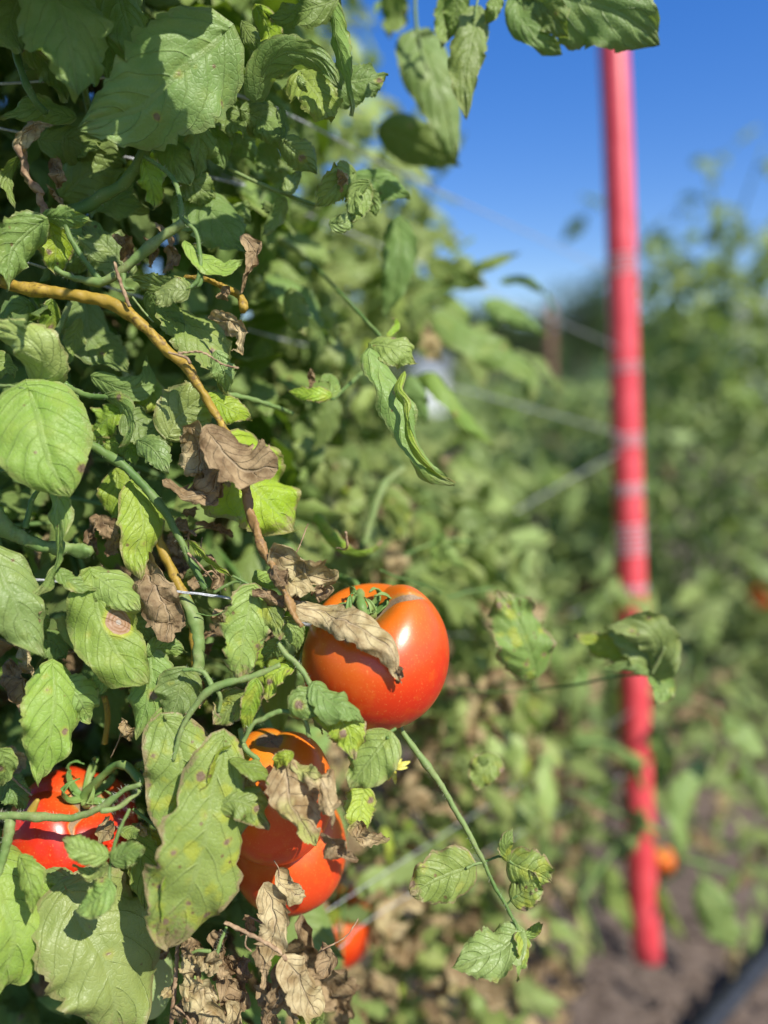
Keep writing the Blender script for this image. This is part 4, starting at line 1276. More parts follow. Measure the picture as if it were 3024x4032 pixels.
reg[0] = 'H'
L([(235, 170), (320, 290), (400, 380), (490, 500)], 300, [.388, .382, .378, .386], 'mot', roll=6, curl=(-.4, .9), crumple=.6, label='yellow and brown blotched dying leaf over the orange tomato')
L([(330, 130), (420, 210), (490, 330), (525, 440)], 130, [.386, .376, .374, .38], 'mot', roll=-30, curl=(.8, -1.0))
L([(485, 465), (530, 560), (590, 610), (655, 635)], 130, [.38, .378, .384], 'dead', roll=20, curl=(1.6, -1.2))
L([(320, 80), (270, 110), (225, 150)], 90, .385, 'ysp')
L([(15, 115), (150, 180), (275, 272)], 130, [.385, .38, .38], 'br', roll=-20, curl=(-.5, .5))
L([(60, 90), (20, 60), (100, 160)], 130, .40, 'lime')
ST([(60, -40), (80, 50), (150, 120)], [34, 30], (.405, .395), STEM_PALE)
L([(60, 170), (90, 230), (60, 280)], 110, .405, 'tan')
L([(190, 330), (210, 360), (205, 400)], 70, .40, 'dead')
ST([(228, 622), (250, 660), (255, 700)], [6, 6], .405, TWIG)
L([(250, 690), (290, 760), (335, 780), (392, 785)], 100, [.404, .402, .404], 'tan', roll=10, label='little curled dead leaf on the lower orange tomato')
L([(800, 5), (720, 110), (608, 262)], 265, [.392, .385, .385], 'g', roll=12, teeth=(4, .03), shape=(.45, .55), curl=(-.35, -.4), label='fresh green leaf just right of the orange tomato')
ST([(800, 10), (790, -10), (840, -40)], [18, 22], (.39, .40), STEM)
L([(680, 265), (655, 380), (690, 480)], 210, .43, 'ol', roll=-20, teeth=(6, .2))
L([(640, 440), (690, 530), (785, 535)], 90, .425, 'mot')
L([(200, 765), (245, 880), (215, 1030), (180, 1150)], 200, [.402, .398, .395], 'tan', curl=(1.0, -.7), crumple=.5, label='pale papery dead leaf hanging below the orange tomatoes')
L([(150, 1040), (180, 1120), (185, 1265)], 80, .392, 'dead')
ST([(-20, 935), (120, 1000), (250, 1075), (290, 1125)], [20, 20, 22], (.40, .395), TWIG, rough=.2)
ST([(90, 1000), (85, 1050), (115, 1080)], [8, 8], .395, TWIG)
L([(282, 1110), (330, 1200), (400, 1320), (480, 1430)], 230, [.395, .392, .395], 'tan', roll=10, curl=(-.8, 1.1), crumple=.5, label='folded straw brown leaf hanging from a dry stalk')
L([(282, 1125), (300, 1280), (320, 1460)], 120, .397, 'mot', roll=40)
L([(270, 1140), (235, 1290), (200, 1480)], 150, .40, 'dead', roll=-20)
L([(230, 1230), (200, 1350), (240, 1500)], 120, .405, 'dead')
L([(380, 960), (430, 1150), (560, 1300), (600, 1480)], 240, [.44, .46, .48], 'dead', roll=10)
L([(430, 1180), (520, 1290), (600, 1470)], 150, .47, 'dead')
L([(340, 1410), (370, 1430), (400, 1480)], 120, .40, 'ysp')
L([(470, 1420), (430, 1430), (440, 1500)], 110, .40, 'pl')
for (x, y, x2, y2, w_, cc) in [(10, 1100, 40, 1200, 60, 'dead'), (20, 1250, 60, 1420, 100, 'dead'), (0, 1350, 30, 1480, 90, 'tan'), (60, 1180, 20, 1260, 60, 'dkdead')]:
    L([(x, y), ((x + x2) / 2 + 14, (y + y2) / 2), (x2, y2)], w_, .42, cc)
# the long bare shoot that hangs over the path
ST([(840, -110), (890, 0), (1050, 220), (1180, 440), (1284, 634)], [26, 40, 36, 32, 28], (.43, .42), STEM_PALE, nodes=1, hairs=120, label='long bare green shoot below the big tomato')
ST([(1284, 634), (1330, 740), (1400, 860), (1470, 1000)], [26, 22, 18], (.42, .415), STEM, hairs=60)
ST([(1284, 634), (1240, 640), (1195, 662)], [14, 18], (.42, .418), STEM_PALE)
L([(1215, 648), (1090, 700), (1000, 740), (912, 790)], 300, [.418, .412, .410], 'sp', roll=-15, teeth=(4, .08), shape=(.35, .5), curl=(-.7, -.5), label='spotted leaflet on the left side of the long shoot')
ST([(1284, 630), (1370, 602), (1430, 640)], [12, 18], (.42, .418), STEM)
L([(1400, 620), (1395, 530), (1432, 447)], 90, .418, 'sp', roll=20)
L([(1420, 630), (1480, 660), (1560, 690), (1622, 720)], 240, [.418, .414, .416], 'sp', roll=20, teeth=(4, .1), shape=(.4, .4), label='spotted leaflet on the right side of the long shoot')
ST([(1395, 850), (1420, 820), (1450, 800)], [10, 14], (.418, .416), STEM)
L([(1435, 815), (1500, 760), (1540, 680)], 190, [.416, .412], 'sp', roll=-10, shape=(.4, .4))
L([(1462, 985), (1370, 1060), (1250, 1110), (1115, 1170)], 270, [.414, .408, .402, .40], 'pg', roll=25, curl=(-.4, .5), label='end leaflet of the long shoot, folded and half in its own shade')
L([(1468, 985), (1490, 1070), (1445, 1235)], 130, [.414, .406, .40], 'sp', roll=-40)
L([(1475, 1000), (1530, 985), (1582, 938)], 65, .412, 'sp', roll=10)
L([(1345, 108), (1290, 170), (1235, 262)], 170, .49, 'sp', roll=5, shape=(.4, .4))
L([(1300, 120), (1250, 130), (1200, 150)], 60, .492, 'dk')
# yellow flower
fl = at(825, 150, .45)
f_ = link('flower', None, near, fl)
YF = simple_mat('petal_yellow', (0.55, 0.50, 0.06), (0.66, 0.62, 0.14), 200, .6)
for (x, y) in [(915, 125), (900, 155), (840, 240), (800, 225), (870, 110)]:
    pts = [at(825, 150, .45), at((825 + x) / 2, (150 + y) / 2 + 3, .446), at(x, y, .45)]
    V_, F_, UV_ = leaf_arrays(np.array(pts), wm(26, .45), nrm(CAM - fl), curl=(.3, .3), teeth=(3, 0), nu=12, nv=6, shape=(.4, .8), seed=x)
    link('petal', mesh_from('petal', V_ - fl, F_, YF), f_, fl)
reg[0] = 'P'
# a little shoot at centre and its neighbours
reg[0] = 'D'
L([(860, 680), (960, 690), (1060, 730), (1125, 800)], 260, [.44, .432, .44], 'g', roll=-25, curl=(-.8, -.5), label='dark green curled leaf cap in mid air')
L([(835, 730), (910, 860), (985, 1010), (1040, 1160), (1090, 1300), (1200, 1440), (1340, 1512)], 250, [.43, .425, .42, .418, .418, .42, .425], 'g', roll=-40, roll2=-30, curl=(-.3, -1.4), teeth=(12, .12), shape=(.3, .55), label='long rolled green leaf hanging to a point in mid air')
L([(1040, 850), (1000, 950), (1050, 1040), (1050, 1130), (1080, 1280), (1190, 1420), (1345, 1512)], 80, [.42, .412, .41, .408, .41, .416, .424], 'ol', roll=40, curl=(-1.4, -.9), pucker=.05, lobes=.05, shape=(.3, .5), label='pale speckled rolled leaf edge in mid air')
L([(940, 640), (1000, 580), (990, 540), (960, 530)], 50, .46, 'ysp')
ST([(460, 170), (680, 400), (900, 640)], [24, 26], (.56, .46), STEM)
ST([(300, 60), (400, 120), (465, 180)], [60, 46], (.56, .57), STEM_PALE)
L([(605, 985), (500, 985), (420, 975), (348, 958)], 120, .45, 'ysp', roll=30, curl=(-1.2, .6), label='small curled leaf with dead tip behind the vine')
L([(605, 990), (640, 930), (600, 885), (530, 915)], 90, .452, 'g', roll=20)
L([(480, 960), (490, 900), (485, 835)], 60, .447, 'dead')
ST([(560, 970), (615, 1010), (700, 940), (790, 860)], [18, 24, 32], (.455, .50), STEM)
L([(610, 1010), (590, 1130), (500, 1320)], 190, .56, 'bl')
ST([(0, 985), (120, 1010), (250, 1050), (380, 1100)], [36, 34, 30], (.44, .47), STEM_PALE)
L([(375, 365), (400, 480), (445, 630)], 190, .49, 'g', roll=10, shape=(.5, .5))
L([(640, 540), (700, 580), (660, 640)], 120, .54, 'pl', curl=(1.2, .8))
L([(560, 470), (600, 540), (560, 600)], 110, .54, 'pg')
reg[0] = 'F'
L([(515, 190), (590, 300), (700, 400), (830, 420), (915, 350)], 105, [.50, .49, .485, .49], 'ysp', roll=30, curl=(-1.3, -1.0), shape=(.25, .3), label='rolled speckled leaf arching above the big tomato')
ST([(900, 520), (1000, 560), (1180, 620), (1260, 660)], [14, 16], (.50, .55), STEM)
reg[0] = 'B'
L([(650, 0), (480, 60), (380, 95), (240, 110)], 220, .42, 'dk', roll=10, teeth=(7, .15), curl=(-.4, -.5))
L([(600, -10), (650, 250), (700, 480), (728, 695)], 170, [.42, .412, .408, .41], 'g', roll=40, fold=-20, curl=(-.2, -.5), label='narrow folded leaf hanging straight down by the twine')
L([(165, 580), (200, 420), (320, 320), (480, 320), (590, 390), (668, 548)], 230, [.42, .412, .405, .402, .405, .41], 'bl', roll=20, curl=(-.8, -.6), shape=(.3, .5), label='arched leaf with a sunlit tip near the twine')
L([(430, 430), (540, 580), (620, 725)], 340, [.43, .425, .425], 'br', roll=-15, curl=(.3, -.4))
L([(420, 450), (440, 500), (465, 550)], 70, .415, 'pl')
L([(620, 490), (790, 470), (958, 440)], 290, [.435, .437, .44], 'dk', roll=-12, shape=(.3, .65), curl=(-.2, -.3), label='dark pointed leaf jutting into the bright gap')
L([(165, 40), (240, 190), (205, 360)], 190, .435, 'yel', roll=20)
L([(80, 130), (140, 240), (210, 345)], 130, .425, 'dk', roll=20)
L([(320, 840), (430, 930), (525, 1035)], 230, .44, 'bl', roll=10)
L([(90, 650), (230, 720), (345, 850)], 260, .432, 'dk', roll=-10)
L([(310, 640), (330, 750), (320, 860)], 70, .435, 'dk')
L([(730, 1030), (640, 1100), (515, 1240)], 260, [.44, .432, .435], 'g', roll=-12, teeth=(7, .2), curl=(-.9, .5), label='bunched crumpled young leaf beside the twine')
L([(700, 1040), (650, 1060), (610, 1110)], 110, .43, 'tan')
L([(840, 1080), (760, 1130), (750, 1230), (800, 1290)], 120, .43, 'bl', roll=40, curl=(-1.0, .6))
L([(700, 1080), (770, 1160), (720, 1330)], 200, .44, 'g', roll=-20)
L([(600, 1330), (680, 1320), (730, 1280)], 120, .435, 'pg')
L([(800, 1120), (860, 1200), (880, 1290)], 130, .445, 'dk')
L([(730, 1060), (900, 1090), (1088, 1172)], 250, .475, 'dk', roll=-10)
ST([(0, 1000), (160, 1080), (330, 1150), (520, 1220)], [26, 30, 22], (.45, .455), STEM_PALE, hairs=40)
L([(350, 1150), (375, 1080), (435, 1008)], 110, .45, 'pg', roll=10)
L([(330, 1180), (280, 1290), (205, 1400)], 130, .45, 'pg', roll=20, curl=(-.7, -.5))
L([(270, 1260), (230, 1230), (200, 1215)], 80, .452, 'pg')
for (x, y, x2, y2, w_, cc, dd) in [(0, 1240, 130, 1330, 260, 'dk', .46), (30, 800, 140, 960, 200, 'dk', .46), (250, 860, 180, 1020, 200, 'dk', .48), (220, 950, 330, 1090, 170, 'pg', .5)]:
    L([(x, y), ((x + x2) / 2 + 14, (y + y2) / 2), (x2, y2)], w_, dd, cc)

# ------------------------------------------------------------------ second plant: the shoots that hang in from above and the blurred growth beside
second = thing('tomato_plant', 'second tomato plant, its shoots drooping against the blue sky', 'tomato plant', (.06, .72, -.02), 'staked tomato plants in rows')
CUR[0] = second
L([(1115, 190), (1170, 400), (1250, 620), (1345, 970)], 330, [.57, .56, .56, .57], 'pg', roll=-10, roll2=-5, teeth=(4, .05), shape=(.30, .62), lobes=0, wave=.12, curl=(-.35, -.4), label='large pale leaf hanging against the sky, crossed by shadows')
L([(920, 760), (1130, 850), (1375, 985)], 330, .60, 'dk', roll=10, teeth=(4, .05), label='dark leaf behind the large pale hanging leaf')
ST([(1103, -60), (1118, 180), (1150, 330), (1185, 420)], [24, 26, 20], (.55, .555), STEM_PALE)
ST([(1130, 200), (1180, 195), (1240, 180)], [14, 10], (.555, .52), STEM_PALE)
L([(1130, 200), (1180, 190), (1230, 215)], 60, .55, 'pg')
L([(1300, -70), (1285, 100), (1262, 292)], 160, .49, 'g', roll=20)
ST([(1490, -60), (1475, 20), (1455, 120)], [14, 16], (.48, .475), STEM_PALE)
L([(1480, 60), (1430, 260), (1400, 460), (1425, 698)], 250, [.48, .472, .47, .475], 'bl', roll=-5, roll2=5, teeth=(5, .14), lobes=.08, shape=(.4, .7), curl=(-.4, -.4), label='long pointed leaf hanging against the sky')
L([(1350, -60), (1350, 80), (1300, 240)], 190, .478, 'g', roll=15)
L([(950, -70), (985, 80), (955, 228)], 200, .60, 'g', roll=20)
L([(905, 10), (880, 40), (875, 95)], 40, .60, 'dk')
L([(1602, -30), (1570, 60), (1525, 142)], 110, .475, 'g', roll=5, shape=(.45, .45), label='single small oval leaflet at the top of the sky')
reg[0] = 'T'
L([(440, -40), (430, 60), (520, 180), (638, 275)], 155, [.475, .47, .47, .475], 'dk', roll=-15, teeth=(5, .06), shape=(.4, .45), label='narrow leaf with curved edge hanging beside the top leaf')
L([(480, -150), (640, -20), (820, 30), (960, 110), (1108, 228)], 420, [.47, .462, .46, .46, .468], 'bl', roll=-4, roll2=0, teeth=(5, .16), lobes=.10, shape=(.5, .62), wave=.14, curl=(-.2, -.25), label='broad leaf covering the top of the red pole')
L([(470, -30), (560, 40), (690, 195)], 190, .468, 'bl', roll=10, teeth=(4, .12))
ST([(350, -120), (480, -30), (520, 5)], [14, 16], (.47, .468), STEM_PALE)
reg[0] = 'R'
L([(-120, 880), (80, 1010), (280, 1100), (390, 1190), (405, 1335)], 210, [.68, .70, .72, .72], 'g', roll=-15, shape=(.35, .4), curl=(-.5, -.4), label='long blurred leaf arching down left of the rusty post')
L([(-150, 600), (0, 660), (165, 715)], 150, .70, 'g')
L([(50, 640), (160, 600), (340, 535)], 70, .72, 'g')
L([(235, 690), (350, 690), (490, 770)], 75, .74, 'dk', roll=20)
ST([(480, 750), (495, 800), (520, 860)], [20, 14], .78, STEM)
ST([(-200, 800), (-60, 740), (40, 700)], [22, 18], (.7, .7), STEM)
L([(-40, 800), (20, 900), (60, 960)], 150, .74, 'dk')
L([(150, 800), (300, 860), (480, 980)], 120, .8, 'dk')
reg[0] = 'D'
L([(1085, 910), (1200, 900), (1310, 1010), (1420, 1140), (1570, 1300)], 170, [.62, .60, .60, .62], 'br', roll=-20, curl=(-.9, -.7), shape=(.3, .5), label='blurred rolled leaf slanting down toward the post')
L([(1000, -60), (1010, 180), (925, 550)], 230, [.56, .55, .56], 'dk', roll=10)
L([(1080, 880), (1100, 960), (1180, 1180)], 140, .6, 'dk')
L([(700, 200), (780, 260), (930, 170)], 120, .7, 'pg', roll=-20)
L([(520, 40), (580, 70), (620, 30)], 150, .7, 'pg')
L([(560, 1310), (650, 1400), (620, 1600)], 210, .66, 'pg', roll=10)
L([(740, 1290), (700, 1400), (660, 1560)], 160, .66, 'pg', roll=-10)
reg[0] = 'U'
L([(860, 1040), (960, 1200), (980, 1400)], 220, .62, 'sp', roll=10)
ST([(980, 900), (860, 1000), (800, 1130), (720, 1400)], [50, 66, 54, 60], (.60, .58), STEM_PALE)
L([(1230, 1350), (1300, 1480), (1400, 1560)], 110, .62, 'g')
L([(1250, 1330), (1180, 1400), (1210, 1600)], 80, .60, 'g')
ST([(980, 1470), (1120, 1410), (1260, 1370), (1420, 1380)], [20, 24], (.58, .62), STEM)
ST([(1260, 1750), (1400, 1710), (1560, 1690)], [22, 24], (.58, .60), STEM)
L([(1330, 1240), (1450, 1270), (1560, 1400)], 240, .68, 'pg')
L([(640, 1180), (700, 1110), (740, 1090)], 110, .62, 'g')
reg[0] = 'Q'
L([(380, 545), (330, 420), (260, 270), (180, 145)], 320, [.50, .49, .50], 'sp', roll=8, roll2=14, teeth=(6, .14), shape=(.42, .75), curl=(-.4, -.3), label='green leaf dotted with pale dead specks right of the big tomato')
ST([(375, 540), (370, 600), (380, 640)], [14, 18], .60, STEM)
ST([(-60, 610), (180, 635), (420, 615), (560, 600), (760, 560), (930, 545)], [9, 9, 13, 14], (.58, .51), STEM)
L([(560, 600), (600, 560), (565, 500)], 60, .56, 'dk')
L([(930, 545), (965, 440), (900, 345), (700, 325)], 230, [.51, .50, .495, .50], 'pg', roll=-10, roll2=10, curl=(-.8, .2), label='crumpled drooping leaf across the red pole')
L([(925, 545), (860, 430), (760, 350), (690, 330)], 170, .512, 'pg', roll=15, curl=(.2, -.5))
L([(890, 520), (780, 440), (660, 400), (555, 360)], 150, .515, 'ysp', roll=5, roll2=0, curl=(-.3, .2))
L([(930, 555), (985, 600), (945, 695)], 130, [.51, .50], 'sp', roll=-10)
ST([(985, 420), (960, 480), (925, 545)], [20, 22], (.50, .505), STEM_PALE)
L([(920, 545), (820, 510), (690, 520)], 60, .51, 'bl')
# ------------------------------------------------------------------ growth behind: silhouettes of each plant in depth
def edge_x(py):
    """how far to the right the near row reaches at the height py"""
    return np.interp(py, [-400, 0, 300, 600, 800, 1000, 1150, 1500, 1900, 2300, 2600, 3000, 3300, 3600, 4100, 4500],
                     [1450, 1520, 1560, 1680, 1860, 1760, 1850, 1850, 2030, 2200, 2330, 2380, 2380, 2230, 2120, 2020])


def gap(x, y):
    """an opening in the leaves through which the white shed shows"""
    return math.hypot(x - 1705, (y - 1530) * .62) < 150


def project(p):
    q = np.asarray(p) - CAM
    z = q @ FWD
    return 1512 + F_PX * (q @ RIGHT) / z, 2016 - F_PX * (q @ UP) / z, z


reg[0] = 'P'
r = np.random.default_rng(77)
# compound leaves of the near plant, behind the ones built singly
for i in range(40):
    y = r.uniform(-250, 4200)
    x = r.uniform(-250, 1020)
    d = r.uniform(.465, .56)
    low = y > 2000
    d0 = r.normal(size=3) + np.array([0, -.2, .1])
    p0 = at(x, y, d)
    compound_leaf(near, p0 - nrm(d0) * .05, d0, r.uniform(.08, .13), r, ['dk', 'dk', 'dk', 'g', 'bl'] if not low else ['g', 'dk', 'ol', 'dk', 'br'], .045, dead_p=.05 if not low else .28)
# main stems of the near plant rising from the soil
for (x0, y0, x1, y1, w_) in [(-.26, .60, -.22, .60, .008), (-.16, .63, -.15, .64, .007)]:
    pts = np.array([(x0, y0, -.02), (x0 + .02, y0 + .01, .4), ((x0 + x1) / 2, y0 - .01, .8), (x1, y1, 1.1), (x1 + .02, y1, 1.3)])
    V_, F_ = tube_arrays(pts, [w_, w_ * .9, w_ * .7], n=10, nodes=6, rough=.1)
    link('main_stem', mesh_poly('main_stem', V_ - pts[0], F_, STEM), near, pts[0])
pts = [at(r.uniform(-500, 1150), r.uniform(-500, 4500), r.uniform(.53, .80)) for _ in range(2100)]
mass('inner_foliage', near, pts, .055, r)
pts = [at(r.uniform(-900, 1150), r.uniform(-700, 2600), r.uniform(.80, 1.05)) for _ in range(900)]
mass('back_foliage', near, pts, .085, r)
pts = [at(r.uniform(-300, 1400), r.uniform(1900, 4400), r.uniform(.58, .80)) for _ in range(260)]
mass('withered_foliage', near, pts, .045, r, dead=True).color = (0, 0, 0, 0)
SUNNY = [(690, 980, 0, 540), (380, 560, -20, 220), (690, 830, 800, 1060), (0, 170, 880, 1070), (540, 770, 1040, 1270), (1180, 1350, 180, 380), (1150, 1450, 650, 900), (850, 960, 950, 1060)]


def shades_sunny(q):
    """whether an added blocker at q would cut off the sun from leaves that stand in it"""
    k = ((np.asarray(q) - CAM) @ FWD - .40) / (SUNV @ FWD)
    x, y, z = project(np.asarray(q) - SUNV * k)
    return any(x0 - 70 < x < x1 + 70 and y0 - 70 < y < y1 + 70 for x0, x1, y0, y1 in SUNNY)


# unseen leaf blockers added towards the sun to shade the upper left growth
pts = []
zones = [((-100, 380), (-50, 380), .42, 60), ((150, 640), (300, 850), .43, 50), ((620, 1000), (600, 1100), .45, 34), ((-50, 420), (560, 900), .45, 30), ((250, 820), (1100, 1450), .47, 26),
         ((1000, 1250), (500, 1100), .5, 6)]
for (xa, xb), (ya, yb), dd, n in zones:
    for _ in range(n):
        p = at(r.uniform(xa, xb), r.uniform(ya, yb), dd)
        t_ = .06
        while t_ < .6:
            px, py, z = project(p + SUNV * t_)
            if py < -60 - .035 / z * F_PX:
                break
            t_ += .01
        q = p + SUNV * (t_ + r.uniform(0, .05))
        if not shades_sunny(q):
            pts.append(q)
mass('sun_blocker_foliage', near, pts, .038, r, droop=.2)
pts = []
for _ in range(110):
    p = at(r.uniform(-150, 1150), r.uniform(0, 1700), r.uniform(.56, .74))
    t_ = .06
    while t_ < .9:
        px, py, z = project(p + SUNV * t_)
        if z < .2 or py < -60 - .035 / z * F_PX:
            break
        t_ += .01
    q = p + SUNV * (t_ + r.uniform(0, .05))
    if z > .24 and not shades_sunny(q):
        pts.append(q)
mass('deep_blocker_foliage', near, pts, .042, r, droop=.2)  # more unseen leaves, added to keep sun out of the deep gaps
pts = [at(r.uniform(-1100, 700), r.uniform(-1800, -420), r.uniform(.34, .62)) for _ in range(800)]
pts = [q for q in pts if not shades_sunny(q)]
mass('sky_blocker_foliage', near, pts, .055, r, droop=.2)  # unseen leaves added above the frame to cut the sky light

# the row runs on to the left, past the camera
pts = []
while len(pts) < 520:
    p = np.array([r.uniform(-.75, -.20), r.uniform(-.45, .55), r.uniform(.35, 1.65)])
    px, py, z = project(p)
    if z < .02 or px < -420:
        pts.append(p)
mass('side_foliage', near, pts, .07, r)


def fill(plant, n, x_rng, y_rng, d_rng, cols, size, dead_p, edge_pad=40, n_pairs=2, seed=1, lrange=(.08, .14), edge=True):
    r = np.random.default_rng(seed)
    k = 0
    tries = 0
    while k < n and tries < n * 20:
        tries += 1
        y = r.uniform(*y_rng)
        x = r.uniform(*x_rng)
        if gap(x, y) or (edge and x > edge_x(y) - edge_pad):
            continue
        if abs(x - 2530) < 95 and y > 3050:
            continue
        dlo = np.interp(x, [900, 1300, 1700, 2100, 2500], [.54, .60, .76, .92, 1.05])
        d = max(dlo, r.uniform(*d_rng))
        d0 = r.normal(size=3) + np.array([.2, -.3, .15])
        ln = r.uniform(*lrange)
        compound_leaf(plant, at(x, y, d) - nrm(d0) * ln * .5, d0, ln, r, cols, size * r.uniform(.8, 1.2), dead_p=dead_p, n_pairs=n_pairs)
        k += 1


fill(second, 24, (1100, 1800), (850, 2300), (.60, .95), ['pg', 'pg', 'pl', 'pl', 'g'], .050, .03, seed=5)
fill(second, 16, (1050, 1800), (-100, 1000), (.8, 1.15), ['pg', 'pl', 'pl', 'pg', 'br'], .046, 0, seed=6, edge_pad=110)
fill(second, 20, (1100, 2000), (2300, 4100), (.60, 1.0), ['pl', 'bl', 'pg', 'pg', 'ysp'], .052, .28, seed=7)
r = np.random.default_rng(5)


def cloud(n, x_rng, y_rng, d_rng, pad=60):
    out = []
    while len(out) < n:
        y, x, d = r.uniform(*y_rng), r.uniform(*x_rng), r.uniform(*d_rng)
        if x < edge_x(y) - pad and not gap(x, y):
            out.append(at(x, y, d))
    return out


mass('blurred_foliage', second, cloud(900, (950, 2100), (900, 2400), (.85, 1.35)), .050, r).color = (.18, .08, 1, .3)
mass('upper_foliage', second, cloud(330, (950, 1800), (-300, 1000), (.95, 1.4), 110), .050, r).color = COLS['pl']
mass('lower_foliage', second, cloud(620, (950, 2150), (2250, 4300), (.75, 1.2)), .048, r).color = (.24, .1, 1, .4)
mass('withered_foliage', second, cloud(230, (1000, 2100), (2300, 4300), (.65, 1.1)), .042, r, dead=True).color = (.6, .3, 0, 0)

third = thing('tomato_plant', 'third tomato plant, sprawling in front of the foot of the red pole', 'tomato plant', (.33, 1.12, -.02), 'staked tomato plants in rows')
CUR[0] = third
fill(third, 26, (2120, 2980), (2600, 3450), (1.1, 1.5), ['pg', 'bl', 'pl', 'pl', 'pg'], .062, .2, seed=17, edge=False, lrange=(.12, .2))
fill(third, 32, (1750, 2560), (2250, 3400), (.85, 1.3), ['pg', 'bl', 'pl', 'pg', 'pl'], .058, .18, seed=15, edge=False, lrange=(.10, .18))
fill(third, 8, (1600, 2250), (1750, 2400), (1.0, 1.4), ['g', 'pg', 'br'], .045, .05, seed=16)
mass('blurred_foliage', third, cloud(420, (1500, 2300), (1700, 2700), (1.25, 1.7), 0), .055, r).color = (.18, .08, 1, .3)
mass('withered_foliage', third, [at(r.uniform(1600, 2250), r.uniform(2600, 4000), r.uniform(.95, 1.4)) for _ in range(120)], .045, r, dead=True)
reg[0] = 'Q'
L([(1180, 980), (1080, 1120), (1060, 1300), (1095, 1450)], 160, [.95, .93, .95], 'pg', roll=-20, curl=(-.8, -.6), shape=(.35, .45), label='pale curled leaf hanging right of the red pole')
L([(1180, 1540), (1230, 1680), (1330, 1860)], 230, [1.0, .98, 1.0], 'pg', roll=10, shape=(.5, .6), label='lone pale leaf hanging low over the bare soil')
ST([(1060, 1420), (1180, 1455), (1320, 1500)], [26, 20], (.97, 1.0), STEM)
L([(1330, 1500), (1300, 1570), (1290, 1620)], 60, 1.0, 'pg')
L([(1270, 770), (1360, 830), (1480, 930)], 150, [.92, .9, .9], 'pg', roll=-10)
L([(1140, 660), (1220, 720), (1280, 790)], 90, .95, 'dead')
L([(1430, 1030), (1460, 1130), (1500, 1260)], 120, .92, 'pg')
ST([(960, 620), (1150, 680), (1300, 780)], [20, 26], (.98, .93), STEM)
ST([(1200, 870), (1170, 960), (1180, 1020)], [24, 26], (.96, .95), STEM)
L([(940, 820), (980, 960), (930, 1090)], 130, 1.0, 'g', roll=10)
L([(960, 1560), (1000, 1700), (1090, 1830)], 90, 1.1, 'g', roll=20)
L([(700, 1480), (760, 1600), (840, 1800)], 130, 1.05, 'g')
ST([(760, 1360), (600, 1590), (560, 1700)], [30, 34], (1.0, .95), STEM)
ST([(580, 1600), (640, 1750), (680, 1880)], [30, 26], (.95, 1.0), STEM)
L([(470, 1500), (540, 1600), (550, 1720)], 90, .9, 'tan')
L([(830, 1200), (900, 1260), (1000, 1320)], 50, 1.0, 'g')
ST([(560, 870), (700, 880), (830, 960), (880, 1090)], [36, 40, 30], (.95, .98), STEM)
ST([(520, 1100), (700, 1180), (840, 1250), (1020, 1330)], [20, 24, 20], (.95, 1.05), STEM)
L([(130, 1100), (260, 1230), (410, 1320)], 120, .8, 'pl', roll=10)
L([(150, 880), (260, 890), (250, 1030)], 150, .78, 'pl')

# ------------------------------------------------------------------ the row behind the pole
def row_plant(x, y, h, label, seed, n_leaf=26, wide=.34, n_mass=1100, size=.062):
    r = np.random.default_rng(seed)
    t = thing('tomato_plant', label, 'tomato plant', (x, y, -.02), 'staked tomato plants in rows')
    for k in range(4):
        an, rr = r.uniform(0, 6.28), r.uniform(.05, .2)
        pts = np.array([(x, y, -.02), (x + rr * math.cos(an), y + rr * math.sin(an), h * .45), (x + 1.5 * rr * math.cos(an), y + rr * math.sin(an), h * .85), (x + 1.8 * rr * math.cos(an + .3), y + rr * math.sin(an), h * r.uniform(.97, 1.04))])
        V_, F_ = tube_arrays(pts, [.008, .006, .002], n=8)
        link('main_stem', mesh_poly('main_stem', V_ - pts[0], F_, STEM), t, pts[0])
        c = catmull(pts, 30)
        for j in range(18, 30, 2):
            d0 = r.normal(size=3) * [1, 1, .3] + [0, 0, .3]
            compound_leaf(t, c[j], d0, r.uniform(.12, .2), r, ['pg', 'g', 'bl', 'pg', 'br'], .068, thin=1.4, n_pairs=2)
    for k in range(n_leaf):
        an = r.uniform(0, 6.28)
        z = h * r.uniform(.12, .9)
        rr = wide * r.uniform(.5, 1)
        p = np.array([x + rr * .8 * math.cos(an), y + rr * .7 * math.sin(an), z])
        compound_leaf(t, p, np.array([math.cos(an), math.sin(an), .1]), r.uniform(.1, .18), r, ['pg', 'g', 'bl', 'pg', 'br'], .058, thin=1.2, dead_p=.04, n_pairs=2)
    pts = []
    for k in range(n_mass):
        an, z = r.uniform(0, 6.28), h * (r.uniform(0.05, .92))
        rr = wide * math.sqrt(r.uniform(0, 1)) * (1.1 - .55 * (z / h) ** 2)
        pts.append(np.array([x + rr * math.cos(an), y + rr * math.sin(an), z]))
    mass('dense_foliage', t, pts, size, r, tiny=True).color = (.05, .05, .95, .2)  # paleness raised to put distant haze into the leaf colour


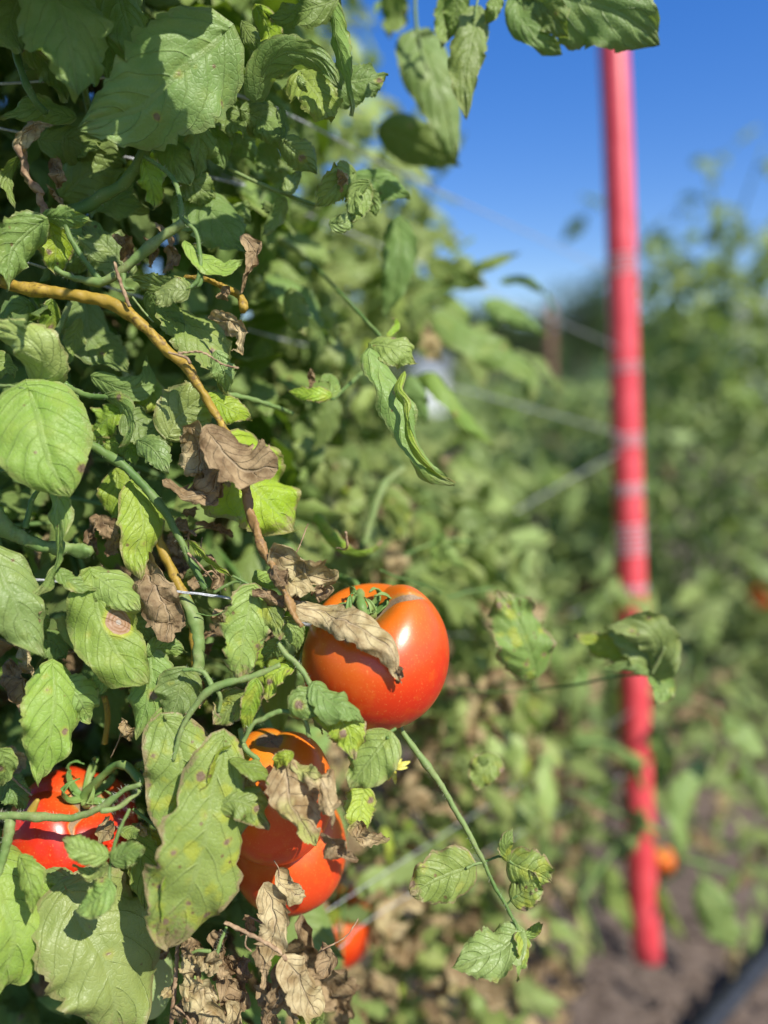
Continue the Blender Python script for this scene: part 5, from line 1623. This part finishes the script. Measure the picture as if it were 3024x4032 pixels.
row_plant(.92, 2.05, 1.58, 'tall tomato plant with feathery top right behind the red pole', 61)
row_plant(1.46, 2.25, 1.44, 'tomato plant at the far edge of the row behind the pole', 62)
row_plant(.62, 2.75, 1.12, 'low tomato plant in the far row directly behind the pole', 63, wide=.38)
row_plant(1.25, 2.9, 1.35, 'tomato plant deeper in the row behind the feathery one', 64)
row_plant(-.30, 3.4, 1.05, 'tomato plant far back between near row and rusty post', 65, wide=.42)
row_plant(1.95, 2.6, 1.45, 'tomato plant closing the row beyond the picture edge', 66)
row_plant(.50, 2.15, .93, 'low tomato plant filling the gap left of the red pole', 67, n_leaf=18, wide=.30, n_mass=700)
row_plant(.86, 3.9, 1.1, 'tomato plant far back just right of the rusty post', 68, n_leaf=8, wide=.5, n_mass=600, size=.08)
row_plant(.40, 4.3, .90, 'tomato plant furthest back, left of the rusty post', 69, n_leaf=8, wide=.5, n_mass=600, size=.08)

# dry broken petioles and tendrils tangled in the near plant
CUR[0] = near
reg[0] = 'P'
r = np.random.default_rng(404)
for i in range(46):
    x, y = r.uniform(40, 1500), r.uniform(1900, 3980)
    if math.hypot(x - 1474, y - 2560) < 420 or (y > 2850 and x > 1250 and y < 3600):
        continue
    an, ln = r.uniform(0, 6.28), r.uniform(60, 200)
    bx, by = r.normal(size=2) * 40
    d = r.uniform(.41, .45)
    ST([(x, y), (x + ln * .5 * math.cos(an) + bx, y + ln * .5 * math.sin(an) + by), (x + ln * math.cos(an), y + ln * math.sin(an) * 1.1)], [r.uniform(5, 13), 4], (d, d + .012), TWIG if r.random() < .7 else STEM, name='dry_tendril', rough=.3, n=6)
    if r.random() < .6:
        w_ = r.uniform(50, 110)
        L([(x, y), (x + 20, y + w_ * .6), (x + r.uniform(-40, 40), y + w_ * 1.4)], w_, d + .004, ('dead', 'tan', 'dkdead')[r.integers(3)], curl=(1.5, -1.0))

# curled, drooping, half dried leaves that crowd the middle of the row
CUR[0] = second
r = np.random.default_rng(909)
n_ = 0
while n_ < 64:
    x, y = r.uniform(1180, 2150), r.uniform(1250, 3950)
    if x > edge_x(y) - 120 or gap(x, y) or math.hypot(x - 1474, y - 2570) < 380 or (y > 2820 and x < 1480):
        continue
    if abs((x - 1600) - (y - 2900) * .47) < 150 and y > 2800:
        continue
    n_ += 1
    d = float(np.interp(x, [1180, 1500, 2150], [.56, .64, .86])) + r.uniform(0, .10)
    s = .55 / d
    ln, w_ = r.uniform(130, 260) * s, r.uniform(60, 130) * s
    an = r.uniform(.5, 2.6)
    bx = r.normal() * 30
    col_ = ('pl', 'pg', 'pl', 'ysp', 'sp', 'tan', 'bl')[r.integers(7)]
    L([(x, y), (x + ln * .5 * math.cos(an) + bx, y + ln * .5 * math.sin(an)), (x + ln * .8 * math.cos(an), y + ln * math.sin(an))], w_, [d, d - .012, d], col_, roll=float(r.uniform(-40, 40)), curl=(float(r.uniform(-1.6, .8)), float(r.uniform(-1.6, .8))), nu=28, nv=14)
    if r.random() < .5:
        ST([(x, y), (x - 40 * s, y - r.uniform(40, 110) * s), (x - r.uniform(30, 150) * s, y - r.uniform(60, 160) * s)], [8 * s, 13 * s], (d, d + .03), STEM_PALE, name='leaf_stalk', n=8)
